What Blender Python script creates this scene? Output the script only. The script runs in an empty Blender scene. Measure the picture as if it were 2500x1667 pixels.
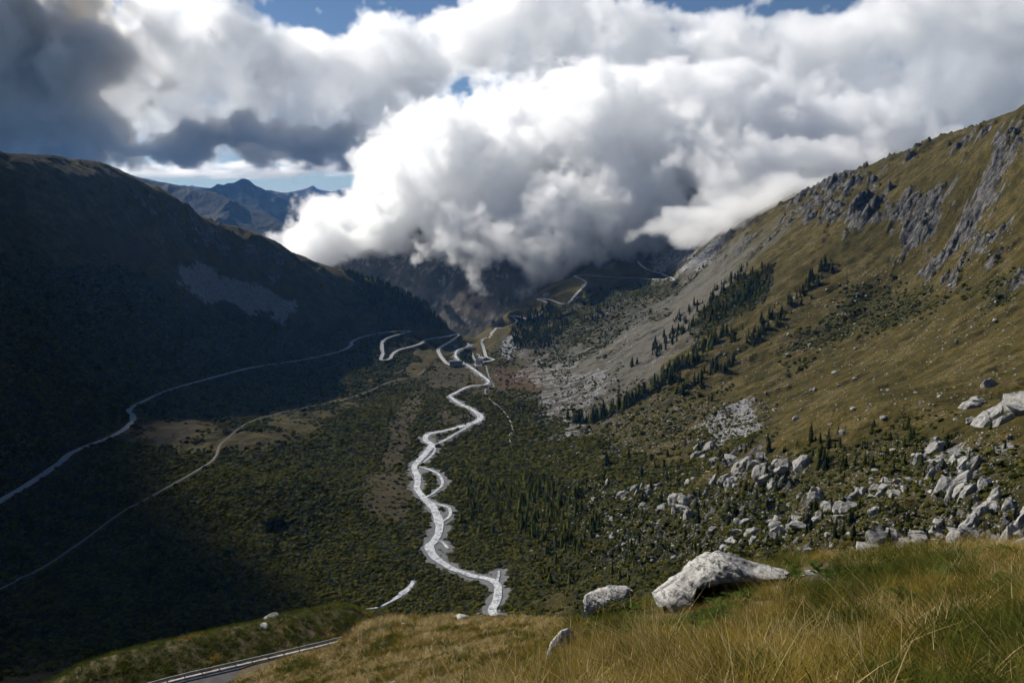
import bpy, bmesh, math, random
import numpy as np
from mathutils import Vector, Matrix

R = math.radians
random.seed(7)
RNG = np.random.default_rng(11)
SC = bpy.context.scene
COL = SC.collection

# ------------------------------------------------------------------ camera
FPX = 1830.0                                   # focal length in pixels of a 2500 px wide frame
PITCH = math.atan(333 / FPX)
CP, SP = math.cos(PITCH), math.sin(PITCH)
cam_d = bpy.data.cameras.new('camera')
cam_d.sensor_width = 36.0
cam_d.lens = 36.0 * FPX / 2500
cam_d.clip_start = 0.3
cam_d.clip_end = 120000
cam = bpy.data.objects.new('camera', cam_d)
COL.objects.link(cam)
cam.rotation_euler = (math.pi / 2 - PITCH, 0, 0)
SC.camera = cam

# ------------------------------------------------------------------ light
SUN_AZ = -53.0        # degrees, negative = left of the view direction
SUN_EL = 35.0
SUN_DIR = Vector((math.sin(R(SUN_AZ)) * math.cos(R(SUN_EL)), math.cos(R(SUN_AZ)) * math.cos(R(SUN_EL)), math.sin(R(SUN_EL))))
sun_d = bpy.data.lights.new('sun', 'SUN')
sun_d.energy = 5.0
sun_d.angle = R(0.53)
sun_d.color = (1.0, 0.94, 0.85)
sun = bpy.data.objects.new('sun', sun_d)
COL.objects.link(sun)
sun.rotation_euler = (-SUN_DIR).to_track_quat('-Z', 'Y').to_euler()
sun.location = (0, 0, 3000)

SC.view_settings.view_transform = 'Standard'
SC.view_settings.look = 'None'
SC.view_settings.gamma = 1.0
SC.view_settings.use_curve_mapping = False
SC.view_settings.exposure = 0.44
cy = SC.cycles
cy.max_bounces = 36
cy.diffuse_bounces = 2
cy.glossy_bounces = 2
cy.transmission_bounces = 2
cy.volume_bounces = 24
cy.transparent_max_bounces = 8
cy.use_denoising = True
cy.use_adaptive_sampling = True
cy.adaptive_threshold = 0.04
cy.adaptive_min_samples = 16
cy.caustics_reflective = False
cy.caustics_refractive = False
cy.sample_clamp_indirect = 4.0


class NT:
    """small helper to write node trees"""
    def __init__(s, tree):
        s.t = tree
    def n(s, typ, **kw):
        nd = s.t.nodes.new(typ)
        for k, v in kw.items():
            setattr(nd, k, v)
        return nd
    def link(s, a, b):
        s.t.links.new(a, b)
    def put(s, sock, v):
        if v is None:
            return
        if hasattr(v, 'links') or isinstance(v, bpy.types.NodeSocket):
            s.t.links.new(v, sock)
        else:
            if isinstance(v, (tuple, list)) and sock.type == 'RGBA' and len(v) == 3:
                v = (*v, 1.0)
            sock.default_value = v
    def m(s, op, a, b=None, c=None, clamp=False):
        nd = s.n('ShaderNodeMath', operation=op, use_clamp=clamp)
        s.put(nd.inputs[0], a); s.put(nd.inputs[1], b)
        if c is not None:
            s.put(nd.inputs[2], c)
        return nd.outputs[0]
    def v(s, op, a, b=None):
        nd = s.n('ShaderNodeVectorMath', operation=op)
        s.put(nd.inputs[0], a)
        if b is not None:
            s.put(nd.inputs['Scale'] if op == 'SCALE' else nd.inputs[1], b)
        return nd.outputs['Value'] if op in ('LENGTH', 'DOT_PRODUCT', 'DISTANCE') else nd.outputs[0]
    def mix(s, f, a, b, blend='MIX'):
        nd = s.n('ShaderNodeMix', data_type='RGBA', blend_type=blend)
        s.put(nd.inputs[0], f); s.put(nd.inputs[6], a); s.put(nd.inputs[7], b)
        return nd.outputs[2]
    def noise(s, vec, scale, detail=5, rough=0.55, dist=0.0, lac=2.0, typ='FBM'):
        nd = s.n('ShaderNodeTexNoise', noise_type=typ)
        s.put(nd.inputs['Vector'], vec)
        nd.inputs['Scale'].default_value = scale
        nd.inputs['Detail'].default_value = detail
        nd.inputs['Roughness'].default_value = rough
        nd.inputs['Distortion'].default_value = dist
        nd.inputs['Lacunarity'].default_value = lac
        return nd.outputs[0]
    def ramp(s, f, a, b, c=0.0, d=1.0, smooth=True):
        nd = s.n('ShaderNodeMapRange', interpolation_type='SMOOTHSTEP' if smooth else 'LINEAR')
        s.put(nd.inputs[0], f)
        for i, q in zip((1, 2, 3, 4), (a, b, c, d)):
            s.put(nd.inputs[i], q)
        return nd.outputs[0]


# ------------------------------------------------------------------ sky (world)
world = bpy.data.worlds.new('World')
SC.world = world
world.use_nodes = True
wt = world.node_tree
wt.nodes.clear()
W = NT(wt)
sky = W.n('ShaderNodeTexSky', sky_type='NISHITA', sun_disc=False)
sky.sun_elevation = R(SUN_EL)
sky.sun_rotation = R(SUN_AZ)
sky.altitude = 2300
sky.air_density = 1.0
sky.dust_density = 0.3
sky.ozone_density = 4.0
bg = W.n('ShaderNodeBackground')
W.link(sky.outputs[0], bg.inputs[0])
bg.inputs[1].default_value = 0.05
wo = W.n('ShaderNodeOutputWorld')
W.link(bg.outputs[0], wo.inputs[0])



# ------------------------------------------------------------------ numpy noise
def _hash(ix, iy, seed):
    h = (ix * 374761393 + iy * 668265263 + seed * 974634541) & 0xFFFFFFFF
    h = ((h ^ (h >> 13)) * 1274126177) & 0xFFFFFFFF
    return (h ^ (h >> 16)) & 0xFFFFFFFF
def perlin(x, y, seed=0):
    xi = np.floor(x).astype(np.int64); yi = np.floor(y).astype(np.int64)
    xf = x - xi; yf = y - yi
    def g(ix, iy, dx, dy):
        a = _hash(ix, iy, seed).astype(np.float64) * (2 * math.pi / 4294967296.0)
        return np.cos(a) * dx + np.sin(a) * dy
    u = xf * xf * xf * (xf * (xf * 6 - 15) + 10); v = yf * yf * yf * (yf * (yf * 6 - 15) + 10)
    n00 = g(xi, yi, xf, yf); n10 = g(xi + 1, yi, xf - 1, yf)
    n01 = g(xi, yi + 1, xf, yf - 1); n11 = g(xi + 1, yi + 1, xf - 1, yf - 1)
    return 1.45 * ((n00 * (1 - u) + n10 * u) * (1 - v) + (n01 * (1 - u) + n11 * u) * v)
def fbm(x, y, octv=5, gain=0.5, seed=0):
    s = 0; a = 1; t = 0
    for i in range(octv):
        s = s + a * perlin(x * 2.03 ** i + 17.3 * i, y * 2.03 ** i - 9.1 * i, seed + i); t += a; a *= gain
    return s / t
def ridged(x, y, octv=5, gain=0.5, seed=0):
    s = 0; a = 1; t = 0; w = 1
    for i in range(octv):
        n = 1 - np.abs(perlin(x * 2.03 ** i + 5.3 * i, y * 2.03 ** i + 3.7 * i, seed + i)) * 1.3
        n = np.clip(n, 0, 1) ** 2
        s = s + a * n * w; t += a; a *= gain; w = np.clip(n * 1.6, 0, 1)
    return s / t
def sstep(a, b, x):
    t = np.clip((x - a) / (b - a), 0, 1)
    return t * t * (3 - 2 * t)


# ------------------------------------------------------------------ mapping between photograph and place
def at(u, v, y):
    a = (u - 1250) / FPX; b = (833 - v) / FPX
    dy = CP + b * SP; dz = -SP + b * CP; t = y / dy
    return (a * t, y, dz * t)
def proj(x, y, z):
    d = y * CP - z * SP; h = y * SP + z * CP
    return 1250 + FPX * x / d, 833 - FPX * h / d


# ------------------------------------------------------------------ terrain
CTRL = [
    # valley floor
    (-10, 800, -462), (-150, 800, -460), (-260, 1036, -470), (-120, 1036, -473), (0, 1036, -472), (-290, 1325, -482), (-100, 1325, -484), (40, 1325, -480),
    (-309, 1764, -490), (-100, 1764, -491), (60, 1700, -489), (-292, 2272, -497), (-100, 2300, -499), (20, 2300, -497), (-176, 2350, -499), (-170, 2450, -500), (-110, 2600, -501),
    # right slope
    at(1420, 1010, 1660), at(2000, 640, 1700), at(1700, 850, 1650), at(1500, 1200, 1050), at(1800, 1150, 800), at(1700, 1350, 680),
    at(2200, 1300, 420), at(2450, 1320, 350), at(1950, 1330, 500), at(2200, 1100, 560), at(2420, 950, 680), at(1900, 1050, 780), at(2200, 950, 880),
    at(2500, 750, 1000), at(2300, 600, 1500), at(2500, 500, 1300), at(1700, 700, 2300), at(1540, 820, 2100),
    at(2500, 265, 1500), at(2300, 330, 1900), at(2150, 400, 2250), at(1950, 465, 2600), at(1760, 530, 2900),
    (1300, 1500, 130), (1400, 1900, 100), (1450, 2300, 40), (1300, 2800, -60), (1250, 1100, 200),
    (220, 100, -60), (500, 400, -70), (700, 700, -40), (620, 200, -20),
    at(1650, 680, 2950), at(1500, 720, 2800), at(1250, 760, 3000), at(1300, 800, 2650), at(1430, 672, 3100), at(1560, 610, 3400), at(1340, 740, 2950), at(1200, 815, 2620),
    (900, 3500, -40), (300, 3600, -250),
    # left slope
    at(0, 1225, 900), at(310, 1000, 1440), at(600, 900, 1954), at(850, 840, 2385), at(950, 815, 2540), at(560, 1050, 1401), at(0, 1440, 695),
    at(850, 972, 1960), at(291, 1253, 1000), at(700, 1180, 1150), at(100, 1600, 500), at(500, 1400, 840),
    at(100, 700, 1700), at(300, 750, 1850), at(500, 700, 2250), at(700, 750, 2450), at(900, 760, 2620), at(150, 900, 1450), at(30, 1000, 1180),
    at(0, 390, 1900), at(100, 400, 2000), at(220, 418, 2150), at(330, 440, 2300), at(450, 495, 2450), at(500, 535, 2500), at(640, 580, 2600), at(740, 625, 2700),
    at(840, 665, 2740), at(940, 690, 2770), at(1040, 740, 2770), at(1095, 812, 2680),
    (-1550, 2000, 60), (-1500, 2500, -30), (-1150, 2850, -200), (-800, 3050, -370), (-420, 3050, -540), (-250, 2900, -535), (-60, 2900, -520), (-600, 3500, -620), (-1500, 3500, -500), (-120, 3350, -560),
    (-1500, 1500, 260), (-1150, 1250, 120), (-1080, 900, 120), (-1000, 500, 140), (-900, 200, 140), (-1600, 900, 330), (-2200, 1500, 330), (-1500, 300, 330), (-800, 900, -200),  # left ridge beyond the frame edge, raised so its shadow covers the bench
    # slope under the viewpoint
    (0, 300, -196), (-170, 300, -222), (150, 300, -180), (0, 500, -322), (-200, 500, -345), (120, 500, -300), (0, 120, -90), (-90, 120, -105), (90, 120, -86), (-350, 300, -235), (-250, 120, -120), (-500, 300, -150),
]
CT = np.array(CTRL, float)
_S = 1000.0
def _tps_fit(P, z, lam):
    n = len(P)
    d2 = ((P[:, None] - P[None]) ** 2).sum(-1)
    K = 0.5 * d2 * np.log(d2 + 1e-12) + lam * np.eye(n)
    Q = np.c_[np.ones(n), P]
    A = np.zeros((n + 3, n + 3)); A[:n, :n] = K; A[:n, n:] = Q; A[n:, :n] = Q.T
    return np.linalg.solve(A, np.r_[z, 0, 0, 0])
_TW = _tps_fit(CT[:, :2] / _S, CT[:, 2] / _S, 2e-4)
def tps(x, y):
    xs = (x / _S).ravel(); ys = (y / _S).ravel()
    out = _TW[-3] + _TW[-2] * xs + _TW[-1] * ys
    for (cx, cyy), w in zip(CT[:, :2] / _S, _TW[:-3]):
        d2 = (xs - cx) ** 2 + (ys - cyy) ** 2
        out = out + w * 0.5 * d2 * np.log(d2 + 1e-12)
    return (out * _S).reshape(np.shape(x))

NC, NR = 860, 1260
A0, A1 = -0.95, 0.95
Y0, Y1 = 105.0, 3600.0
LY0, LY1 = math.log(Y0), math.log(Y1)
ga = np.linspace(A0, A1, NC)
gy = np.exp(np.linspace(LY0, LY1, NR))
# coarse spline, then bilinear up-sampling
cs = 4
GXc = ga[None, ::cs] * gy[::cs, None]
GYc = np.repeat(gy[::cs, None], GXc.shape[1], 1)
Zc = tps(GXc, GYc)
def upsample(Z, rows, cols):
    ri = np.clip(np.arange(rows) / cs, 0, Z.shape[0] - 1.001); ci = np.clip(np.arange(cols) / cs, 0, Z.shape[1] - 1.001)
    r0 = ri.astype(int); c0 = ci.astype(int); fr = (ri - r0)[:, None]; fc = (ci - c0)[None]
    return (Z[r0][:, c0] * (1 - fr) * (1 - fc) + Z[r0 + 1][:, c0] * fr * (1 - fc) + Z[r0][:, c0 + 1] * (1 - fr) * fc + Z[r0 + 1][:, c0 + 1] * fr * fc)
GX = ga[None, :] * gy[:, None]
GY = np.repeat(gy[:, None], NC, 1)
GZ = upsample(Zc, NR, NC)
GZB = GZ.copy()
gzx = np.gradient(GZ, axis=1) / np.maximum(np.gradient(GX, axis=1), 1e-6)
gzy = np.gradient(GZ, axis=0) / np.gradient(GY, axis=0)
SLOPE = np.sqrt(gzx ** 2 + gzy ** 2)
GU, GV = proj(GX, GY, GZ)
_wn = {}
for _k in range(2):
    c_ = 2
    q = fbm(GX[::c_, ::c_] / 130.0 + 7 * _k, GY[::c_, ::c_] / 150.0, 5, 0.62, 900 + 31 * _k)
    _wn[_k] = np.repeat(np.repeat(q, c_, 0), c_, 1)[:NR, :NC]
def poly_mask(pts, soft=18.0, rough=22.0, seed=3):
    """soft mask of an outline given in the photograph, its border frayed by noise"""
    P = np.array(pts, float); Q = np.roll(P, -1, 0)
    k = 2.2 * rough; sr = (seed * 37) % 200
    U = GU + np.roll(_wn[0], sr, 1) * k; V = GV + np.roll(_wn[1], sr, 1) * k
    lo = P.min(0) - 3 * soft - 10; hi = P.max(0) + 3 * soft + 10
    sel = np.where((U > lo[0]) & (U < hi[0]) & (V > lo[1]) & (V < hi[1]))
    out = np.zeros_like(GU); u = U[sel]; v = V[sel]
    ins = np.zeros(len(u), bool); dm = np.full(len(u), 1e9)
    for (x0, y0), (x1, y1) in zip(P, Q):
        c = ((y0 > v) != (y1 > v)) & (u < (x1 - x0) * (v - y0) / (y1 - y0 + 1e-9) + x0); ins ^= c
        L = (x1 - x0) ** 2 + (y1 - y0) ** 2 + 1e-9; t = np.clip(((u - x0) * (x1 - x0) + (v - y0) * (y1 - y0)) / L, 0, 1)
        dm = np.minimum(dm, np.hypot(u - x0 - t * (x1 - x0), v - y0 - t * (y1 - y0)))
    out[sel] = sstep(-soft, soft, np.where(ins, dm, -dm))
    return out
XL = np.interp(GY, [100, 400, 800, 1036, 1325, 1764, 2272, 2450, 2700, 3600], [-400, -330, -280, -270, -300, -312, -285, -250, -150, -150])
XR = np.interp(GY, [100, 400, 700, 1000, 1325, 1660, 1885, 2363, 2720, 3600], [-100, -60, 0, 40, 75, 100, 95, 40, -10, -40])
flat = sstep(0, 45, GX - XL) * sstep(0, 45, XR - GX) * sstep(760, 900, GY) * (1 - sstep(2450, 2600, GY))
rightm = sstep(-10, 60, GX - XR); leftm = sstep(-10, 80, XL - GX)
near_t = np.clip(GY / 600.0, 0.25, 1.0)
# photo-space regions
rk_upper = poly_mask([(1900, 500), (2080, 420), (2300, 335), (2520, 262), (2520, 720), (2400, 640), (2290, 690), (2160, 640), (2120, 560), (2000, 545), (1900, 600), (1760, 640), (1730, 590)], 25, 50, 5)
rk_mid = np.maximum(poly_mask([(2150, 520), (2290, 470), (2420, 560), (2330, 690), (2180, 640)], 15, 40, 7), poly_mask([(1960, 440), (2110, 410), (2160, 500), (2050, 560), (1950, 540)], 15, 35, 8))
rk_low = np.maximum.reduce([poly_mask([(1740, 1090), (1880, 1080), (1990, 1140), (1960, 1190), (1780, 1180)], 10, 25, 9), poly_mask([(2270, 1100), (2420, 1095), (2460, 1250), (2390, 1340), (2250, 1340), (2300, 1220)], 10, 25, 10),
                            poly_mask([(2060, 1340), (2180, 1270), (2500, 1220), (2520, 1400), (2060, 1400)], 12, 30, 11), poly_mask([(1380, 1200), (2250, 1180), (2250, 1360), (1450, 1370)], 30, 60, 12) * 0.55])
rk_slab = poly_mask([(2330, 985), (2380, 920), (2520, 870), (2520, 1000), (2400, 1010)], 6, 10, 13)
rk_left = poly_mask([(330, 440), (480, 500), (640, 585), (760, 640), (700, 680), (560, 640), (420, 560), (330, 500)], 15, 30, 14)
scree_l = np.maximum(poly_mask([(430, 640), (520, 650), (640, 700), (730, 745), (710, 775), (620, 765), (520, 735), (440, 680)], 10, 26, 15), poly_mask([(455, 520), (520, 560), (520, 600), (470, 570)], 10, 20, 16) * 0.7)
scree_r = np.maximum.reduce([poly_mask([(1700, 1010), (1850, 985), (1870, 1030), (1740, 1080)], 14, 30, 17) * 0.8, poly_mask([(1225, 830), (1255, 815), (1262, 850), (1240, 880), (1228, 870)], 5, 8, 18),
                             poly_mask([(1560, 640), (1700, 560), (1780, 540), (1760, 600), (1640, 660)], 14, 40, 19) * 0.8, poly_mask([(2250, 1040), (2500, 1020), (2500, 1080), (2280, 1090)], 14, 40, 20) * 0.75,
                             poly_mask([(1240, 860), (1330, 850), (1480, 900), (1470, 1000), (1430, 1080), (1340, 1070), (1290, 960)], 24, 50, 21) * 0.62, poly_mask([(1400, 800), (1560, 760), (1600, 860), (1460, 900)], 24, 50, 33) * 0.42])
meadow = np.maximum.reduce([poly_mask([(1060, 885), (1200, 885), (1340, 900), (1330, 960), (1180, 965), (1040, 950)], 10, 20, 22), poly_mask([(985, 970), (1030, 960), (1010, 1060), (970, 1130), (920, 1140), (950, 1050)], 8, 14, 23),
                            poly_mask([(880, 1160), (1000, 1150), (1010, 1215), (980, 1270), (940, 1280), (890, 1220)], 8, 14, 24), poly_mask([(350, 1030), (480, 1030), (490, 1060), (430, 1090), (350, 1080)], 6, 12, 25),
                            poly_mask([(1080, 995), (1150, 1005), (1160, 1030), (1060, 1035)], 6, 12, 26)])
heath = np.maximum(poly_mask([(180, 540), (330, 570), (400, 640), (250, 640)], 20, 40, 27), poly_mask([(1200, 890), (1330, 910), (1330, 960), (1230, 955)], 10, 20, 28))
knoll = poly_mask([(560, 1170), (760, 1180), (800, 1260), (720, 1330), (600, 1300)], 40, 20, 29)
gully = poly_mask([(640, 1290), (690, 1275), (770, 1330), (745, 1370), (690, 1350)], 10, 8, 30)
bowl = poly_mask([(1890, 640), (1880, 720), (1780, 780), (1690, 800), (1720, 740), (1800, 680)], 8, 12, 32)
# relief
n_big = fbm(GX / 260.0, GY / 260.0, 3, 0.5, 40)
n_mid = fbm(GX / 75.0, GY / 75.0, 4, 0.5, 41)
n_sml = fbm(GX / 17.0, GY / 17.0, 4, 0.55, 42)
gul = ridged(GY / 85.0 + GX / 700.0 + 0.3 * n_mid, GX / 420.0, 4, 0.5, 43)
gul2 = ridged(GY / 30.0 + GX / 300.0 + 0.4 * n_mid, GX / 160.0, 3, 0.5, 44)
hill = np.clip(rightm + leftm, 0, 1) * (1 - 0.9 * flat)
GZ = GZ + hill * (9 * n_big + 8 * n_mid - 13 * gul * sstep(0.15, 0.5, SLOPE) - 5.0 * gul2 * sstep(0.2, 0.6, SLOPE)) * near_t + (0.7 + 2.4 * hill) * n_sml * near_t + flat * 0.8 * n_mid
rock = np.clip(rk_upper * sstep(0.05, 0.28, fbm(GX / 110.0, GY / 60.0, 6, 0.66, 50) + 0.04) + rk_mid * sstep(-0.1, 0.2, n_mid + 0.7 * n_sml), 0, 1)
rock = np.maximum(rock, rk_low * sstep(-0.1, 0.15, fbm(GX / 28.0, GY / 28.0, 4, 0.6, 51)))
rock = np.maximum(rock, 0.8 * rk_left * sstep(0.0, 0.25, fbm(GX / 60.0, GY / 60.0, 5, 0.6, 52)))
crag = ridged(GY / 34.0 + 0.5 * n_mid, GX / 80.0, 5, 0.62, 53)
crag3 = ridged(GY / 9.0 + 0.5 * n_mid, GX / 15.0, 4, 0.6, 56)
crag2 = np.abs(fbm(GX / 22.0, GY / 15.0, 4, 0.6, 54))
blocks = np.round((fbm(GX / 40, GY / 26, 3, 0.5, 55) + 0.7) * 5) / 5
GZ = GZ + rock * (1 - 0.5 * rk_low) * (34 * (crag - 0.35) + 20 * crag2 + 18 * (blocks - 0.7) + 9 * (crag3 - 0.4)) * near_t
GZ = GZ + knoll * 9 - gully * 12 + scree_l * 0.8 * fbm(GX / 6.0, GY / 6.0, 2, 0.6, 57)
GZ = GZ + rk_low * 7 * np.clip(fbm(GX / 20.0, GY / 20.0, 4, 0.6, 58), -0.2, 1)
# rows of moraine hummocks at the lower right
hum = poly_mask([(1400, 1080), (2500, 980), (2500, 1420), (1300, 1420), (1300, 1150)], 40, 60, 31)
GZ = GZ + hum * 6 * fbm(GX / 45.0, GY / 45.0, 4, 0.55, 59)


def hz(x, y, Z=None):
    """terrain height at x, y (arrays or numbers)"""
    Z = GZ if Z is None else Z
    x = np.asarray(x, float); y = np.asarray(y, float)
    ri = np.clip((np.log(np.maximum(y, 1)) - LY0) / (LY1 - LY0) * (NR - 1), 0, NR - 1.001)
    ci = np.clip((x / y - A0) / (A1 - A0) * (NC - 1), 0, NC - 1.001)
    r0 = ri.astype(int); c0 = ci.astype(int); fr = ri - r0; fc = ci - c0
    return (Z[r0, c0] * (1 - fr) * (1 - fc) + Z[r0 + 1, c0] * fr * (1 - fc) + Z[r0, c0 + 1] * (1 - fr) * fc + Z[r0 + 1, c0 + 1] * fr * fc)
def cast(u, v, ymin=250.0, Z=None):
    """where the line of sight through photo point (u, v) meets the terrain"""
    a = (u - 1250) / FPX; b = (833 - v) / FPX
    dy = CP + b * SP; dz = -SP + b * CP
    ax = a / dy; sz = dz / dy
    zz = hz(ax * gy, gy, Z) - sz * gy
    k = np.where((zz[1:] >= 0) & (gy[1:] > ymin))[0]
    if len(k) == 0:
        k = [int(np.argmax(zz * (gy > ymin) - 1e6 * (gy <= ymin))) - 1]
        y = gy[k[0] + 1]
    else:
        i = k[0]; z0, z1 = zz[i], zz[i + 1]
        y = gy[i] + (gy[i + 1] - gy[i]) * (np.clip(-z0 / (z1 - z0), 0, 1) if z1 != z0 else 0)
    x = ax * y
    return float(x), float(y), float(hz(x, y, Z))


def mesh_obj(name, verts, faces, mat=None, parent=None, smooth=True):
    me = bpy.data.meshes.new(name)
    verts = np.asarray(verts, np.float32); 
    if isinstance(faces, np.ndarray):
        nf, k = faces.shape
        me.vertices.add(len(verts)); me.vertices.foreach_set('co', verts.ravel())
        me.loops.add(nf * k); me.loops.foreach_set('vertex_index', faces.astype(np.int32).ravel())
        me.polygons.add(nf); me.polygons.foreach_set('loop_start', np.arange(nf, dtype=np.int32) * k)
        me.polygons.foreach_set('loop_total', np.full(nf, k, np.int32))
        me.update(calc_edges=True); me.validate()
    else:
        me.from_pydata([tuple(map(float, v)) for v in verts], [], faces)
        me.update()
    if smooth:
        me.polygons.foreach_set('use_smooth', np.ones(len(me.polygons), bool))
    if mat:
        me.materials.append(mat)
    o = bpy.data.objects.new(name, me)
    COL.objects.link(o)
    if parent:
        o.parent = parent
    return o
def attr(o, name, vals):
    a = o.data.attributes.new(name, 'FLOAT', 'POINT')
    a.data.foreach_set('value', np.asarray(vals, np.float32).ravel())
def tag(o, label=None, cat=None, group=None, kind=None):
    for k, v in (('label', label), ('category', cat), ('group', group), ('kind', kind)):
        if v:
            o[k] = v
    return o
def material(name, rough=0.9):
    m = bpy.data.materials.new(name); m.use_nodes = True
    t = m.node_tree; t.nodes.clear(); N = NT(t)
    out = N.n('ShaderNodeOutputMaterial'); b = N.n('ShaderNodeBsdfPrincipled')
    b.inputs['Roughness'].default_value = rough
    b.inputs['Specular IOR Level'].default_value = 0.25
    N.link(b.outputs[0], out.inputs[0])
    N.bsdf = b; N.out = out
    return m, N

def attrib(N, name):
    nd = N.n('ShaderNodeAttribute'); nd.attribute_name = name; return nd.outputs['Fac']
def terrain_material():
    m, N = material('mountain_ground', 0.95)
    N.bsdf.inputs['Specular IOR Level'].default_value = 0.12
    geo = N.n('ShaderNodeNewGeometry'); pos = geo.outputs['Position']
    ps = N.v('MULTIPLY', pos, (0.45, 1.0, 1.0))            # streaks run down the fall line
    n1 = N.noise(pos, 0.012, 5, 0.6); n2 = N.noise(ps, 0.05, 5, 0.65); n3 = N.noise(pos, 0.35, 4, 0.65); n4 = N.noise(pos, 1.3, 3, 0.6)
    g = N.mix(N.ramp(n2, 0.35, 0.68), (0.033, 0.029, 0.004), (0.078, 0.057, 0.010))
    g = N.mix(N.ramp(n1, 0.42, 0.62), g, N.mix(N.ramp(n2, 0.4, 0.6), (0.058, 0.045, 0.007), (0.102, 0.078, 0.026)))
    n5 = N.noise(ps, 0.16, 5, 0.7)
    g = N.mix(N.m('MULTIPLY', N.ramp(n5, 0.48, 0.62), 0.65), g, (0.025, 0.021, 0.006))
    g = N.mix(N.m('MULTIPLY', N.ramp(n3, 0.45, 0.68), 0.65), g, (0.014, 0.014, 0.005))
    shr = N.mix(N.ramp(n3, 0.35, 0.7), (0.010, 0.014, 0.006), (0.030, 0.033, 0.012))
    g = N.mix(N.m('MULTIPLY', attrib(N, 'pale'), N.ramp(n2, 0.3, 0.6, 0.45, 0.95)), g, N.mix(n3, (0.060, 0.056, 0.046), (0.135, 0.128, 0.112)))
    c = N.mix(attrib(N, 'shrub'), g, shr)
    md = N.mix(N.ramp(n2, 0.35, 0.65), (0.030, 0.026, 0.009), (0.055, 0.042, 0.018))
    c = N.mix(attrib(N, 'meadow'), c, md)
    c = N.mix(N.m('MULTIPLY', attrib(N, 'heath'), 0.8), c, N.mix(n3, (0.045, 0.022, 0.010), (0.060, 0.034, 0.014)))
    vor = N.n('ShaderNodeTexVoronoi', feature='F1'); N.link(pos, vor.inputs['Vector']); vor.inputs['Scale'].default_value = 0.28
    stone = N.mix(N.ramp(vor.outputs['Distance'], 0.1, 0.9), (0.27, 0.27, 0.275), (0.10, 0.10, 0.10))
    sm = N.ramp(N.m('ADD', attrib(N, 'scree'), N.m('ADD', N.m('MULTIPLY', N.m('SUBTRACT', n3, 0.5), 1.2), N.m('MULTIPLY', N.m('SUBTRACT', n2, 0.5), 2.2))), 0.55, 0.80)
    c = N.mix(sm, c, stone)
    # loose pale stones sown over the grass
    v2 = N.n('ShaderNodeTexVoronoi', feature='F1'); N.link(N.v('MULTIPLY', pos, (0.7, 1, 1)), v2.inputs['Vector']); v2.inputs['Scale'].default_value = 0.16
    dots = N.m('MULTIPLY', N.ramp(v2.outputs['Distance'], 0.20, 0.14), N.ramp(N.m('ADD', n1, N.m('MULTIPLY', N.m('SUBTRACT', n2, 0.5), 0.8)), 0.5, 0.66))
    c = N.mix(N.m('MULTIPLY', dots, N.m('MULTIPLY', attrib(N, 'stones'), 0.6)), c, (0.22, 0.21, 0.20))
    rn = N.noise(N.v('MULTIPLY', pos, (0.5, 1.6, 0.6)), 0.10, 7, 0.68); r2 = N.noise(pos, 0.8, 4, 0.6)
    rc = N.mix(N.ramp(rn, 0.40, 0.64), (0.030, 0.029, 0.027), (0.155, 0.15, 0.145))
    rc = N.mix(N.m('MULTIPLY', N.ramp(r2, 0.45, 0.7), 0.4), rc, (0.07, 0.068, 0.06))
    nz = N.n('ShaderNodeSeparateXYZ'); N.link(geo.outputs['Normal'], nz.inputs[0])
    rm = N.ramp(N.m('ADD', attrib(N, 'rock'), N.m('ADD', N.m('MULTIPLY', N.m('SUBTRACT', rn, 0.5), 1.5), N.m('MULTIPLY', N.m('SUBTRACT', 0.66, nz.outputs[2]), 1.6))), 0.42, 0.58)
    c = N.mix(N.m('MULTIPLY', rm, N.ramp(attrib(N, 'rock'), 0.02, 0.15)), c, rc)
    c = N.mix(N.ramp(N.m('ADD', attrib(N, 'gravel'), N.m('MULTIPLY', N.m('SUBTRACT', n3, 0.5), 0.9)), 0.42, 0.62), c, N.mix(n3, (0.10, 0.105, 0.11), (0.19, 0.19, 0.195)))
    N.link(c, N.bsdf.inputs['Base Color'])
    h = N.m('ADD', N.m('ADD', N.m('MULTIPLY', n3, 1.8), N.m('MULTIPLY', n5, 5.0)), N.m('ADD', N.m('MULTIPLY', n4, 0.3), N.m('MULTIPLY', N.m('MULTIPLY', rn, 9.0), rm)))
    bp = N.n('ShaderNodeBump'); bp.inputs['Strength'].default_value = 0.7; bp.inputs['Distance'].default_value = 1.0
    N.link(h, bp.inputs['Height']); N.link(bp.outputs[0], N.bsdf.inputs['Normal'])
    return m

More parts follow.
